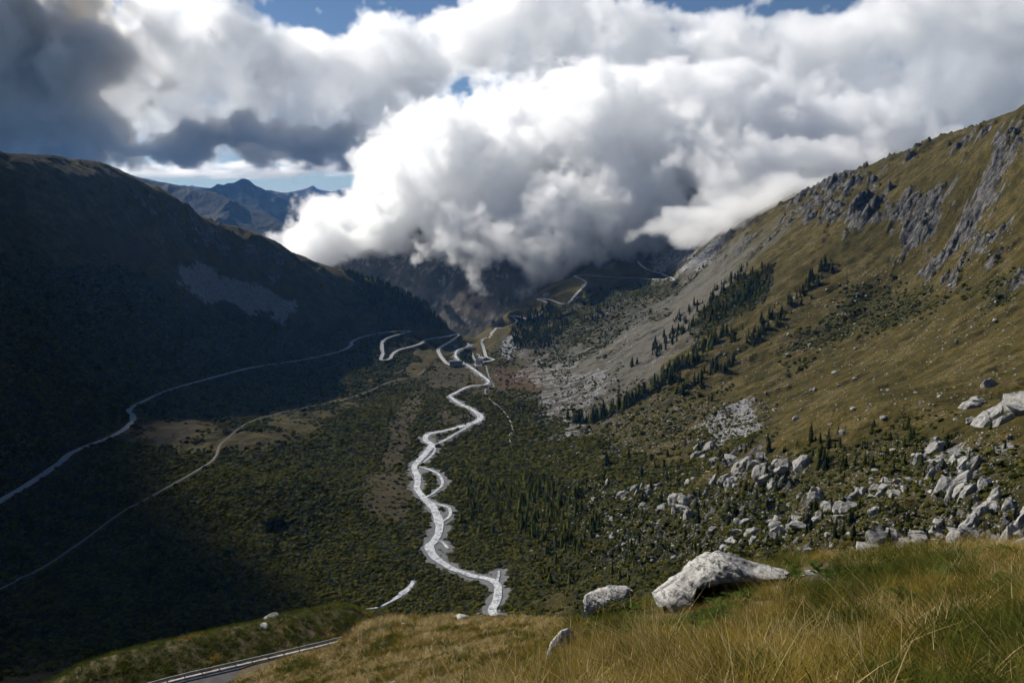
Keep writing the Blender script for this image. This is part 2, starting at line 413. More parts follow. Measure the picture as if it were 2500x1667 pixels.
m_ter = terrain_material()
shrub = np.clip(poly_mask([(-20, 1000), (300, 1060), (560, 1130), (760, 1060), (960, 930), (1010, 940), (960, 1060), (880, 1160), (900, 1260), (1000, 1300), (1080, 1420), (1200, 1450), (1250, 1420), (1350, 1480), (1250, 1600), (-20, 1660)], 25, 40, 60)
                + poly_mask([(0, 620), (300, 660), (480, 740), (700, 780), (1000, 800), (1010, 890), (850, 980), (300, 1050), (0, 1180)], 30, 60, 61) * 0.9
                + poly_mask([(1250, 820), (1330, 770), (1480, 700), (1720, 640), (1600, 760), (1440, 850), (1330, 890)], 20, 50, 62) * 0.8 + bowl
                + poly_mask([(1700, 1110), (2450, 1010), (2500, 1100), (2500, 1360), (1800, 1380)], 30, 60, 64) * 0.42
                + poly_mask([(1260, 880), (1420, 900), (1700, 940), (1900, 1000), (1700, 1100), (1400, 1090), (1320, 1000)], 30, 70, 65) * 0.20
                + poly_mask([(1900, 900), (2050, 720), (2250, 700), (2420, 740), (2480, 640), (2300, 760), (2100, 800)], 20, 50, 66) * 0.45
                + poly_mask([(1150, 960), (1300, 980), (1400, 1080), (1600, 1130), (1900, 1200), (1900, 1400), (1250, 1500), (1100, 1330), (1080, 1150)], 30, 60, 63) * 0.75, 0, 1)
shrub = np.clip(shrub + 0.62 * flat + 0.018 * hill * (1 - 0.7 * rock), 0, 1) * (1 - 0.85 * meadow) * (1 - scree_l)
pale = poly_mask([(1225, 850), (1330, 830), (1440, 780), (1600, 700), (1760, 570), (1880, 560), (1800, 680), (1640, 850), (1540, 960), (1420, 1070), (1310, 1040), (1260, 930)], 45, 60, 67)
shrub = shrub * (1 - 0.45 * pale)
stones = np.clip(rightm * (1 - 0.5 * shrub), 0, 1)
gravel = np.zeros_like(GZ)
# ------------------------------------------------------------------ courses of roads, railway and water
def spline(pts, step):
    P = np.array(pts, float); P = np.vstack([2 * P[0] - P[1], P, 2 * P[-1] - P[-2]])
    out = []
    for i in range(1, len(P) - 2):
        p0, p1, p2, p3 = P[i - 1:i + 3]
        n = max(2, int(np.linalg.norm(p2 - p1) / step))
        t = np.linspace(0, 1, n, endpoint=False)[:, None]
        out.append(0.5 * (2 * p1 + (p2 - p0) * t + (2 * p0 - 5 * p1 + 4 * p2 - p3) * t ** 2 + (3 * p1 - p0 - 3 * p2 + p3) * t ** 3))
    out.append(P[-2:-1])
    return np.vstack(out)
def course(px, step=4.0, zs=12, wpx=None):
    """a line drawn in the photograph, laid on the smooth ground: samples (x, y, z[, width])"""
    rows = [cast(u, v, 250, GZB) + ((w,) if wpx else ()) for (u, v), w in zip(px, wpx or [0] * len(px))]
    S = spline(rows, step)
    k = np.ones(2 * zs + 1) / (2 * zs + 1)
    S[:, 2] = np.convolve(np.pad(S[:, 2], zs, 'edge'), k, 'valid')
    return S
def carve(S, half, fall, drop=0.0, mark=None, mark_half=None, lower_only=False):
    global GZ
    reach = float(np.max(half)) + fall + 2
    PD = np.full(GZ.shape, 1e9); PZ = np.zeros(GZ.shape); PH = np.zeros(GZ.shape)
    half = np.broadcast_to(half, (len(S),))
    for (x, y, z), h in zip(S[:, :3], half):
        r0 = int((math.log(max(y - reach, Y0)) - LY0) / (LY1 - LY0) * (NR - 1)); r1 = int((math.log(y + reach) - LY0) / (LY1 - LY0) * (NR - 1)) + 2
        c0 = int(((x - reach) / y - A0) / (A1 - A0) * (NC - 1)) - 1; c1 = int(((x + reach) / y - A0) / (A1 - A0) * (NC - 1)) + 3
        r0, r1, c0, c1 = max(r0, 0), min(r1, NR), max(c0, 0), min(c1, NC)
        if r1 <= r0 or c1 <= c0:
            continue
        sl = (slice(r0, r1), slice(c0, c1))
        d = np.hypot(GX[sl] - x, GY[sl] - y) - h
        m = d < PD[sl]
        PD[sl] = np.where(m, d, PD[sl]); PZ[sl] = np.where(m, z, PZ[sl])
    w = 1 - sstep(1.0, fall, PD)
    tz = PZ - drop
    if lower_only:
        tz = np.minimum(tz, GZ)
    GZ = np.where(w > 0, GZ * (1 - w) + tz * w, GZ)
    return PD
PASS = [(-60, 1262), (0, 1223), (73, 1179), (145, 1130), (175, 1104), (233, 1081), (276, 1064), (309, 1043), (325, 1024), (320, 1010), (316, 997), (338, 985), (385, 963), (429, 946), (473, 934), (527, 919), (618, 896), (691, 886), (750, 876), (801, 865),
        (839, 854), (858, 842), (859, 833), (893, 820), (941, 811), (985, 805), (999, 809), (954, 821), (935, 831), (932, 846), (934, 864), (930, 877), (942, 880), (953, 875), (958, 864), (975, 853), (1015, 843), (1030, 838), (1035, 828), (1056, 825), (1095, 821), (1106, 815), (1118, 816),
        (1107, 828), (1077, 846), (1070, 854), (1074, 866), (1082, 877), (1092, 887), (1110, 893), (1128, 892), (1162, 892), (1172, 888)]
RAIL = [(-60, 1470), (36, 1420), (91, 1392), (182, 1335), (291, 1254), (364, 1214), (502, 1135), (527, 1112), (537, 1086), (560, 1064), (596, 1037), (636, 1020), (691, 1006), (770, 989), (850, 972), (905, 952), (954, 930), (992, 922), (1020, 915), (1041, 898)]
VILL = [(1168, 890), (1158, 876), (1152, 863), (1142, 856), (1131, 852), (1138, 845), (1145, 840), (1140, 835)]
GRIM = [(1150, 892), (1180, 884), (1205, 877), (1188, 871), (1183, 858), (1179, 845), (1175, 837), (1182, 826), (1198, 814), (1210, 804), (1225, 799), (1250, 794), (1262, 781), (1256, 773), (1247, 771), (1264, 770), (1286, 779), (1284, 786), (1300, 775), (1322, 764), (1340, 742), (1330, 735), (1313, 731), (1320, 727), (1345, 731), (1368, 741), (1386, 741),
        (1408, 716), (1430, 692), (1424, 682), (1403, 675), (1421, 670), (1469, 674), (1501, 677), (1564, 679), (1628, 682), (1645, 681), (1622, 671), (1574, 654), (1558, 635), (1557, 612)]
RIVER = [((1152, 838), 5), ((1145, 848), 6), ((1134, 856), 7), ((1116, 864), 8), ((1112, 870), 8), ((1117, 879), 9), ((1134, 890), 9), ((1141, 894), 9), ((1153, 904), 10), ((1166, 915), 10), ((1178, 925), 12), ((1193, 936), 11), ((1184, 944), 9), ((1158, 948), 10), ((1137, 954), 12), ((1110, 967), 12), ((1099, 973), 12), ((1123, 985), 13),
         ((1157, 1001), 14), ((1173, 1017), 18), ((1164, 1030), 20), ((1132, 1041), 20), ((1082, 1053), 13), ((1045, 1060), 15), ((1039, 1074), 16), ((1053, 1087), 20), ((1041, 1104), 20), ((1022, 1124), 19), ((1012, 1141), 19), ((1020, 1165), 20), ((1018, 1190), 19), ((1033, 1212), 20), ((1057, 1237), 22), ((1070, 1265), 24), ((1072, 1294), 23),
         ((1062, 1318), 24), ((1047, 1335), 26), ((1062, 1360), 24), ((1095, 1385), 19), ((1140, 1402), 17), ((1186, 1411), 18), ((1207, 1418), 22), ((1217, 1433), 23), ((1211, 1468), 24), ((1201, 1489), 26), ((1212, 1508), 22), ((1240, 1520), 14), ((1262, 1540), 14)]
BRANCH = [[((1170, 1022), 8), ((1140, 1045), 8), ((1115, 1060), 7), ((1086, 1077), 8), ((1058, 1088), 8)], [((1213, 1422), 10), ((1217, 1405), 9), ((1218, 1390), 5)], [((1068, 1318), 9), ((1082, 1325), 10), ((1094, 1341), 9)],
          [((1024, 1138), 7), ((1050, 1146), 7), ((1072, 1158), 8), ((1080, 1182), 8), ((1060, 1202), 7), ((1036, 1214), 7)], [((1056, 1086), 5), ((1062, 1100), 6), ((1046, 1118), 6), ((1026, 1132), 6)],
          [((1022, 1205), 9), ((1045, 1222), 6), ((1075, 1232), 10), ((1096, 1240), 9), ((1098, 1258), 9), ((1080, 1272), 8)]]
BROOK = [((1009, 1417), 9), ((1003, 1428), 14), ((987, 1443), 20), ((972, 1455), 14), ((958, 1464), 9), ((925, 1480), 7), ((890, 1486), 7), ((850, 1497), 8), ((825, 1506), 5), ((790, 1520), 4), ((777, 1528), 6), ((770, 1542), 7), ((760, 1560), 6)]
TRAIL = [(1186, 892), (1196, 925), (1206, 941), (1187, 948), (1186, 962), (1202, 979), (1227, 1000), (1244, 1024), (1252, 1049), (1244, 1062), (1246, 1084)]
BARS = [[(1040, 1062), (1062, 1062), (1070, 1078), (1050, 1090), (1038, 1080)], [(1078, 1300), (1052, 1340), (1040, 1325), (1045, 1300)], [(1150, 1026), (1170, 1030), (1150, 1040), (1138, 1040)],
        [(1068, 1330), (1080, 1328), (1076, 1350), (1066, 1350)], [(1092, 1235), (1100, 1250), (1085, 1270), (1078, 1262), (1088, 1246)], [(1205, 1395), (1222, 1395), (1222, 1415), (1206, 1412)]]
def widths(items):
    px = [p for p, w in items]
    out = []
    for (u, v), w in items:
        x, y, z = cast(u, v, 250, GZB); out.append(w * (0.8 if y < 1900 else 0.62) * math.hypot(y, z) / FPX)
    return px, out
S_pass, S_rail, S_vill, S_grim, S_trail = course(PASS), course(RAIL), course(VILL, 3), course(GRIM), course(TRAIL, 4)
px_, w_ = widths(RIVER); S_river = course(px_, 5.0, 10, w_)
S_river[:, 2] = np.minimum.accumulate(S_river[::-1, 2])[::-1] if S_river[0, 2] > S_river[-1, 2] else np.maximum.accumulate(S_river[:, 2])
S_branch = []
for bsec in BRANCH:
    px_, w_ = widths(bsec); sb = course(px_, 4.0, 4, w_)
    near = np.argmin(np.hypot(sb[:, None, 0] - S_river[None, :, 0], sb[:, None, 1] - S_river[None, :, 1]), 1)
    sb[:, 2] = S_river[near, 2] + 0.06
    S_branch.append(sb)
px_, w_ = widths(BROOK); S_brook = course(px_, 4.0, 3, w_)
carve(S_rail, 4.0, 16); carve(S_pass, 5.0, 16); carve(S_grim, 5.0, 14); carve(S_vill, 4.0, 10)
carve(S_trail, 1.5, 5)
for _s, _f in [(S_river, 26)] + [(b, 14) for b in S_branch]:
    pd = carve(_s, _s[:, 3] * 0.5, _f, 0.9)
    gravel = np.maximum(gravel, 1 - sstep(0, 13, pd + 16 * n_sml + 7 * n_mid))
pd = carve(S_brook, S_brook[:, 3] * 0.5, 10, 0.7); gravel = np.maximum(gravel, 0.8 * (1 - sstep(-1, 4, pd + 4 * n_sml)))
GU, GV = proj(GX, GY, GZ)
for bp_ in BARS:
    gravel = np.maximum(gravel, 0.62 * poly_mask(bp_, 8, 7, 80))
pd = carve(S_trail, 1.5, 3); gravel = np.maximum(gravel, 0.9 * (1 - sstep(0.3, 2.0, pd)))
shrub = shrub * (1 - gravel)

FX = 0.25 * (GX[:-1, :-1] + GX[1:, 1:] + GX[:-1, 1:] + GX[1:, :-1]); FY = 0.5 * (GY[:-1, :-1] + GY[1:, 1:])
fxl = np.interp(FY, [100, 400, 800, 1036, 1325, 1764, 2272, 2450, 2700, 3600], [-400, -330, -280, -270, -300, -312, -285, -250, -150, -150])
fxr = np.interp(FY, [100, 400, 700, 1000, 1325, 1660, 1885, 2363, 2720, 3600], [-100, -60, 0, 40, 75, 100, 95, 40, -10, -40])
wob = 14 * fbm(FX / 50, FY / 50, 3, 0.5, 70)
cls = np.where(FX + wob < fxl, 0, np.where(FX + wob > fxr, 2, 1)).ravel()
idx = np.arange(NR * NC).reshape(NR, NC)
quads = np.stack([idx[:-1, :-1], idx[:-1, 1:], idx[1:, 1:], idx[1:, :-1]], -1).reshape(-1, 4)
ALLV = np.stack([GX, GY, GZ], -1).reshape(-1, 3)
ATTR = dict(rock=rock, scree=np.maximum(scree_l, scree_r), meadow=meadow, heath=heath, shrub=shrub, stones=stones, gravel=gravel, pale=pale)
for k, nm in enumerate(('left_mountainside', 'valley_floor', 'right_mountainside')):
    q = quads[cls == k]
    used, inv = np.unique(q, return_inverse=True)
    o = mesh_obj(nm, ALLV[used], inv.reshape(-1, 4), m_ter)
    for an, av in ATTR.items():
        attr(o, an, av.ravel()[used])
    tag(o, kind='structure')
# the flanks go on outside the frame, in less detail
def flank(name, aa):
    yy = np.exp(np.linspace(LY0, LY1, 240)); X = aa[None] * yy[:, None]; Y = np.repeat(yy[:, None], len(aa), 1)
    Z = tps(X, Y) + 9 * fbm(X / 90, Y / 90, 4, 0.5, 41) - 1.0
    ii = np.arange(X.size).reshape(X.shape)
    q = np.stack([ii[:-1, :-1], ii[:-1, 1:], ii[1:, 1:], ii[1:, :-1]], -1).reshape(-1, 4)
    o = mesh_obj(name, np.stack([X, Y, Z], -1).reshape(-1, 3), q, m_ter); tag(o, kind='structure')
flank('left_mountain_flank', np.linspace(-2.6, A0 + 0.004, 60)); flank('right_mountain_flank', np.linspace(A1 - 0.004, 2.6, 40))

# ------------------------------------------------------------------ roads, railway, river
def simple_mat(name, c0, c1, scale, rough=0.9, bump=0.0, det=4, spec=0.25):
    m, N = material(name, rough)
    N.bsdf.inputs['Specular IOR Level'].default_value = spec
    geo = N.n('ShaderNodeNewGeometry')
    n = N.noise(geo.outputs['Position'], scale, det, 0.6)
    N.link(N.mix(N.ramp(n, 0.35, 0.65), c0, c1), N.bsdf.inputs['Base Color'])
    if bump:
        b = N.n('ShaderNodeBump'); b.inputs['Strength'].default_value = 0.6; b.inputs['Distance'].default_value = bump
        N.link(n, b.inputs['Height']); N.link(b.outputs[0], N.bsdf.inputs['Normal'])
    return m
M_ASPH = simple_mat('asphalt', (0.26, 0.262, 0.27), (0.34, 0.34, 0.345), 0.4, 0.32, 0, 5, 0.8)  # base lightened to stand in for sky reflected on the shaded far road
M_ASPH2 = simple_mat('worn_asphalt', (0.050, 0.048, 0.048), (0.075, 0.072, 0.072), 0.6, 0.85, 0, 5, 0.2)
M_PAINT = simple_mat('road_paint', (0.55, 0.55, 0.53), (0.72, 0.72, 0.70), 1.5, 0.7)
M_STONE = simple_mat('retaining_stone', (0.16, 0.155, 0.15), (0.30, 0.29, 0.28), 0.6, 0.9, 0.3)
M_BALLAST = simple_mat('ballast', (0.075, 0.07, 0.062), (0.14, 0.13, 0.115), 0.8, 0.95, 0.2)
M_STEEL = simple_mat('rail_steel', (0.20, 0.17, 0.15), (0.32, 0.30, 0.28), 1.0, 0.4)
M_TRAIL = simple_mat('trail_gravel', (0.17, 0.16, 0.15), (0.27, 0.26, 0.24), 0.5, 0.95)
def frame(S):
    T = np.gradient(S[:, :2], axis=0); T /= np.linalg.norm(T, axis=1)[:, None] + 1e-9
    k = 3; T = np.stack([np.convolve(np.pad(T[:, i], k, 'edge'), np.ones(2 * k + 1) / (2 * k + 1), 'valid') for i in (0, 1)], 1)
    T /= np.linalg.norm(T, axis=1)[:, None] + 1e-9
    return T, np.stack([-T[:, 1], T[:, 0]], 1)
def ribbon(name, S, offs, mat, parent=None, closed=False):
    """strip along a course; offs = list of (sideways, up) for the cross-section"""
    T, Nn = frame(S); rows = []
    for o_, h in offs:
        o_ = np.broadcast_to(o_, (len(S),)); h = np.broadcast_to(h, (len(S),))
        rows.append(np.c_[S[:, 0] + Nn[:, 0] * o_, S[:, 1] + Nn[:, 1] * o_, S[:, 2] + h])
    V = np.stack(rows, 1); n, k = V.shape[:2]; ii = np.arange(n * k).reshape(n, k)
    q = np.stack([ii[:-1, :-1], ii[:-1, 1:], ii[1:, 1:], ii[1:, :-1]], -1).reshape(-1, 4)
    return mesh_obj(name, V.reshape(-1, 3), q[:, ::-1].copy(), mat, parent, smooth=False)
def dashes(name, S, half, h, on, off, mat, parent):
    T, Nn = frame(S); L = np.r_[0, np.cumsum(np.linalg.norm(np.diff(S[:, :2], axis=0), axis=1))]
    vs, fs = [], []; s = 0.0
    while s + on < L[-1]:
        for q in (s, s + on):
            c = [np.interp(q, L, S[:, i]) for i in range(3)]; nn = [np.interp(q, L, Nn[:, i]) for i in range(2)]
            for sg in (-half, half):
                vs.append((c[0] + nn[0] * sg, c[1] + nn[1] * sg, c[2] + h))
        b = len(vs) - 4; fs.append((b, b + 2, b + 3, b + 1)); s += on + off
    o = mesh_obj(name, vs, fs, mat, parent, smooth=False); o['kind'] = 'stuff'; return o
def build_road(name, S, half, wall):
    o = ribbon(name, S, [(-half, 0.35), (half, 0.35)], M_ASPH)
    tag(o, kind='structure')
    for sg in (-1, 1):
        ribbon('edge_line', S, [(sg * (half - 0.65), 0.40), (sg * (half - 0.35), 0.40)], M_PAINT, o)
        ribbon('retaining_wall', S, [(sg * (half + 0.9), -wall), (sg * (half + 0.7), 0.62), (sg * (half + 0.02), 0.62), (sg * (half + 0.02), 0.30)], M_STONE, o)
    dashes('centre_line', S, 0.16, 0.40, 4.0, 6.0, M_PAINT, o)
    return o
pass_road = build_road('pass_road', S_pass, 5.4, 2.5)
grim_road = build_road('mountain_road', S_grim, 4.6, 3.5)
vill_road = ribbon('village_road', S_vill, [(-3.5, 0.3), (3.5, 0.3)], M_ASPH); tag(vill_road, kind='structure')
trail = ribbon('trail', S_trail, [(-1.4, 0.12), (1.4, 0.12)], M_TRAIL); tag(trail, kind='structure')
rail = ribbon('railway_track', S_rail, [(-3.4, -0.8), (-1.9, 0.35), (1.9, 0.35), (3.4, -0.8)], M_BALLAST)
tag(rail, 'single narrow railway track on a gravel bed along the left bench', 'railway track')
for sg in (-1, 1):
    ribbon('rail', S_rail, [(sg * 0.5 - 0.05, 0.36), (sg * 0.5 - 0.05, 0.52), (sg * 0.5 + 0.05, 0.52), (sg * 0.5 + 0.05, 0.36)], M_STEEL, rail)
def water_material():
    m, N = material('glacial_water', 0.28)
    geo = N.n('ShaderNodeNewGeometry'); pos = geo.outputs['Position']
    n1 = N.noise(pos, 0.10, 6, 0.7); n2 = N.noise(pos, 0.55, 4, 0.65)
    foam = N.ramp(N.m('ADD', N.m('MULTIPLY', n1, 0.6), N.m('MULTIPLY', n2, 0.5)), 0.46, 0.60)
    n4 = N.noise(N.v('MULTIPLY', pos, (1.0, 0.35, 1.0)), 0.16, 5, 0.7)
    c = N.mix(foam, (0.24, 0.26, 0.28), (0.52, 0.53, 0.54))
    c = N.mix(N.m('MULTIPLY', N.ramp(n4, 0.5, 0.68), 0.45), c, (0.10, 0.11, 0.125))
    N.link(c, N.bsdf.inputs['Base Color'])
    N.link(N.ramp(foam, 0, 1, 0.18, 0.5), N.bsdf.inputs['Roughness'])
    N.bsdf.inputs['Specular IOR Level'].default_value = 0.5
    b = N.n('ShaderNodeBump'); b.inputs['Strength'].default_value = 0.8; b.inputs['Distance'].default_value = 0.35
    N.link(N.m('ADD', n1, n2), b.inputs['Height']); N.link(b.outputs[0], N.bsdf.inputs['Normal'])
    return m
M_WATER = water_material()
def water(name, S, h=0.0):
    L = np.arange(len(S))
    jl = 0.5 + 0.26 * fbm(L / 6.0, np.full(len(S), 3.3), 4, 0.65, 90); jr = 0.5 + 0.26 * fbm(L / 6.0, np.full(len(S), 8.1), 4, 0.65, 91)
    o = ribbon(name, S, [(-S[:, 3] * jl, h), (0, h + 0.02), (S[:, 3] * jr, h)], M_WATER); tag(o, kind='structure'); return o
river = water('river', S_river, 0.0)
for b in S_branch:
    water('river_branch', b, 0.03)
brook = water('brook', S_brook, 0.0)

# ------------------------------------------------------------------ mountains beyond the valley
def far_material(name, c0, c1, c2, scale, rock_bias=0.0):
    m, N = material(name, 0.95)
    N.bsdf.inputs['Specular IOR Level'].default_value = 0.1
    geo = N.n('ShaderNodeNewGeometry'); pos = geo.outputs['Position']
    n1 = N.noise(pos, scale, 6, 0.62); n2 = N.noise(N.v('MULTIPLY', pos, (1.6, 1.0, 0.45)), scale * 5, 6, 0.68)
    nz = N.n('ShaderNodeSeparateXYZ'); N.link(geo.outputs['Normal'], nz.inputs[0])
    c = N.mix(N.ramp(n1, 0.4, 0.6), c0, c1)
    rk = N.ramp(N.m('ADD', N.m('ADD', n2, rock_bias), N.m('MULTIPLY', N.m('SUBTRACT', 0.75, nz.outputs[2]), 0.5)), 0.52, 0.66)
    c = N.mix(rk, c, N.mix(n1, c2, tuple(0.5 * q for q in c2)))
    N.link(c, N.bsdf.inputs['Base Color'])
    b = N.n('ShaderNodeBump'); b.inputs['Strength'].default_value = 0.8; b.inputs['Distance'].default_value = 0.35 / scale / 5
    N.link(n2, b.inputs['Height']); N.link(b.outputs[0], N.bsdf.inputs['Normal'])
    return m
def mountain_range(name, crest, y, base_z, front, mat, cols, rows, amp, seed, jag=1.0, ridge_pow=1.0, smooth=True):
    """a ridge whose skyline passes through the given photo points at distance y, with a front and a back flank"""
    P = np.array(crest, float)
    us = np.linspace(P[0, 0], P[-1, 0], cols); vs = np.interp(us, P[:, 0], P[:, 1])
    ys = np.broadcast_to(y, (cols,)) if np.ndim(y) == 0 else np.interp(us, [q[0] for q in y], [q[1] for q in y])
    vs = vs + jag * 2.2 * fbm(us / 9.0, us * 0 + seed, 5, 0.6, seed)
    C = np.array([at(u, v, yy) for u, v, yy in zip(us, vs, ys)])
    bz = np.interp(us, [q[0] for q in base_z], [q[1] for q in base_z]) if np.ndim(base_z) else np.full(cols, float(base_z))
    t = np.linspace(-1.25, 0.35, rows)                        # -1.25 = foot towards the viewer, 0 = crest, 0.35 = behind
    h = C[:, 2] - bz
    prof = np.where(t < 0, np.clip(1 - np.abs(t), 0, 1) ** ridge_pow, 1 - 0.9 * t)
    X = C[None, :, 0] * (1 + t[:, None] * front / C[None, :, 1]); Y = C[None, :, 1] + t[:, None] * front
    Z = bz[None] + h[None] * prof[:, None]
    k = np.clip(np.abs(t) / 0.12, 0, 1)[:, None] * (0.25 + np.clip(1.1 + np.minimum(t, 0), 0, 1))[:, None]
    sc = front / 3.2
    spur = ridged(X / sc + seed, Y / (2.6 * sc), 3 if smooth else 5, 0.45, seed + 3) - 0.45
    Z = Z + k * amp * (spur + (0.18 if smooth else 0.45) * fbm(X / (sc * 0.3), Y / (sc * 0.3), 5, 0.55, seed + 5))
    ii = np.arange(rows * cols).reshape(rows, cols)
    q = np.stack([ii[:-1, :-1], ii[:-1, 1:], ii[1:, 1:], ii[1:, :-1]], -1).reshape(-1, 4)
    o = mesh_obj(name, np.stack([X, Y, Z], -1).reshape(-1, 3), q, mat); tag(o, kind='structure'); return o
M_FAR = far_material('far_slope', (0.016, 0.018, 0.015), (0.028, 0.026, 0.020), (0.06, 0.058, 0.056), 0.0011)  # slope colours darkened to stand in for cloud shadow on the ranges
M_WALL = far_material('gorge_rock', (0.040, 0.040, 0.032), (0.072, 0.062, 0.050), (0.19, 0.185, 0.18), 0.004, -0.02)
mountain_range('gorge_mountain', [(560, 700), (640, 660), (700, 630), (740, 612), (800, 588), (870, 560), (960, 545), (1050, 505), (1200, 420), (1400, 350), (1700, 345), (2000, 380), (2300, 420), (2450, 520)], [(560, 5200), (800, 4700), (1100, 4300), (1500, 4200), (2000, 4400)],
               [(560, -700), (900, -640), (1150, -560), (1300, -470), (1500, -380), (2000, -150)], 1150, M_WALL, 400, 270, 95, 21, 0.6, smooth=False)
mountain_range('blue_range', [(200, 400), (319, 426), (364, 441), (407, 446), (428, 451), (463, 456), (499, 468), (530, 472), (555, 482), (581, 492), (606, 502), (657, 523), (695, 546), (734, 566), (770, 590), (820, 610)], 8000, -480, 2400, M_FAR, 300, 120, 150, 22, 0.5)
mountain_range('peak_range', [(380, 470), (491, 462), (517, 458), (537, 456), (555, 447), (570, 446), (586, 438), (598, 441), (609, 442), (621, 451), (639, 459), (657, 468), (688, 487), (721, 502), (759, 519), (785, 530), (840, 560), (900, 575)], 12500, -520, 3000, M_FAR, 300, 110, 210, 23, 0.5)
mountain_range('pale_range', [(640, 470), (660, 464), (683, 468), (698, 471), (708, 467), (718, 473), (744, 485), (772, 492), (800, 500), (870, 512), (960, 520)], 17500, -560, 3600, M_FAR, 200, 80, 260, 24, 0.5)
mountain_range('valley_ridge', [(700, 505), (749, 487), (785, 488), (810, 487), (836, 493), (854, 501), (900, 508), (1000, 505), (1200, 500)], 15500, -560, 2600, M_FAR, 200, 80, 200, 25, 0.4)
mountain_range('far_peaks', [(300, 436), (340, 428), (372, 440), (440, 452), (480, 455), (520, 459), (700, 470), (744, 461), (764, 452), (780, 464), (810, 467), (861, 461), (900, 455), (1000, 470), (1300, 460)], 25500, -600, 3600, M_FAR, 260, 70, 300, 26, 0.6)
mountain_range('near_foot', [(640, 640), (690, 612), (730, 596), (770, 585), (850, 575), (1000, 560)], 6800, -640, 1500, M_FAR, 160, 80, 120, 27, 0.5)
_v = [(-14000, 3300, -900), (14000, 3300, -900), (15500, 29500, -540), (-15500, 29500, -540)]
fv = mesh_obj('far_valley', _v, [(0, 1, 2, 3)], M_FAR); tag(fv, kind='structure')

# ------------------------------------------------------------------ rocks
def noise3(P, scale, octv=4, seed=0):
    x, y, z = (P * scale).T
    return (fbm(x + 3.1 * z, y - 1.7 * z, octv, 0.55, seed) + fbm(y + 2.3 * x, z + 0.9 * x, octv, 0.55, seed + 50) + fbm(z - 1.3 * y, x + 1.9 * y, octv, 0.55, seed + 90)) / 1.7
def ico(sub):
    bm = bmesh.new(); bmesh.ops.create_icosphere(bm, subdivisions=sub, radius=1.0)
    V = np.array([v.co[:] for v in bm.verts]); Fc = np.array([[v.index for v in f.verts] for f in bm.faces]); bm.free(); return V, Fc
_ICO = {k: ico(k) for k in (1, 2, 3, 4, 5)}
def rock_shape(sub, seed, cuts=14, rough=0.10, fine=0.03):
    r = np.random.default_rng(seed); V, Fc = _ICO[sub]; V = V.copy()
    V = V * (1 + 0.25 * noise3(V + seed, 0.8, 3, seed))[:, None]
    for _ in range(cuts):
        n = r.normal(size=3); n /= np.linalg.norm(n); d = r.uniform(0.45, 0.85)
        q = V @ n - d; V = V - n[None] * (np.clip(q, 0, None) * 0.92)[:, None]
    V = V * (1 + rough * noise3(V + 7 * seed, 1.7, 4, seed + 1) + fine * noise3(V + seed, 6.0, 3, seed + 2))[:, None]
    return V, Fc
def rock_material(name, dark, light, scale, lichen=(0.10, 0.10, 0.07), thr=(0.30, 0.55)):
    m, N = material(name, 0.9)
    tcn = N.n('ShaderNodeTexCoord'); geo = N.n('ShaderNodeNewGeometry'); pos = geo.outputs['Position']
    n1 = N.noise(pos, scale, 7, 0.65); n2 = N.noise(pos, scale * 6, 5, 0.65); n3 = N.noise(N.v('MULTIPLY', pos, (1, 1, 3.0)), scale * 1.4, 6, 0.6, 0.6)
    c = N.mix(N.ramp(n1, *thr), dark, light)
    c = N.mix(N.m('MULTIPLY', N.ramp(n2, 0.52, 0.66), 0.55), c, lichen)
    crack = N.ramp(N.m('ABSOLUTE', N.m('SUBTRACT', n3, 0.5)), 0.0, 0.022, 1.0, 0.0)
    c = N.mix(N.m('MULTIPLY', crack, 0.6), c, tuple(0.3 * q for q in dark))
    N.link(c, N.bsdf.inputs['Base Color'])
    b = N.n('ShaderNodeBump'); b.inputs['Strength'].default_value = 0.75; b.inputs['Distance'].default_value = 0.25 / scale
    N.link(N.m('SUBTRACT', N.m('ADD', N.m('MULTIPLY', n1, 0.8), N.m('MULTIPLY', n2, 0.18)), N.m('MULTIPLY', crack, 0.12)), b.inputs['Height']); N.link(b.outputs[0], N.bsdf.inputs['Normal'])
    return m
M_ROCK = rock_material('pale_gneiss', (0.09, 0.09, 0.088), (0.32, 0.315, 0.30), 0.22)
ROCKS = []
for k in range(7):
    V, Fc = rock_shape(3, 100 + k); me = bpy.data.meshes.new('boulder'); 
    me.from_pydata([tuple(v) for v in V], [], [tuple(int(i) for i in f) for f in Fc]); me.materials.append(M_ROCK); me.update(); ROCKS.append(me)
def put(name, me, loc, scale, rot, parent=None):
    o = bpy.data.objects.new(name, me); COL.objects.link(o); o.location = loc; o.scale = scale if np.ndim(scale) else (scale,) * 3
    o.rotation_euler = rot
    if parent: o.parent = parent
    return o
def inside(pts, u, v):
    P = np.array(pts, float); Q = np.roll(P, -1, 0); r = False
    for (x0, y0), (x1, y1) in zip(P, Q):
        if (y0 > v) != (y1 > v) and u < (x1 - x0) * (v - y0) / (y1 - y0) + x0:
            r = not r
    return r
rnd = random.Random(5)
def pick(pts):
    us = [p[0] for p in pts]; vs = [p[1] for p in pts]
    while True:
        u, v = rnd.uniform(min(us), max(us)), rnd.uniform(min(vs), max(vs))
        if inside(pts, u, v):
            return u, v
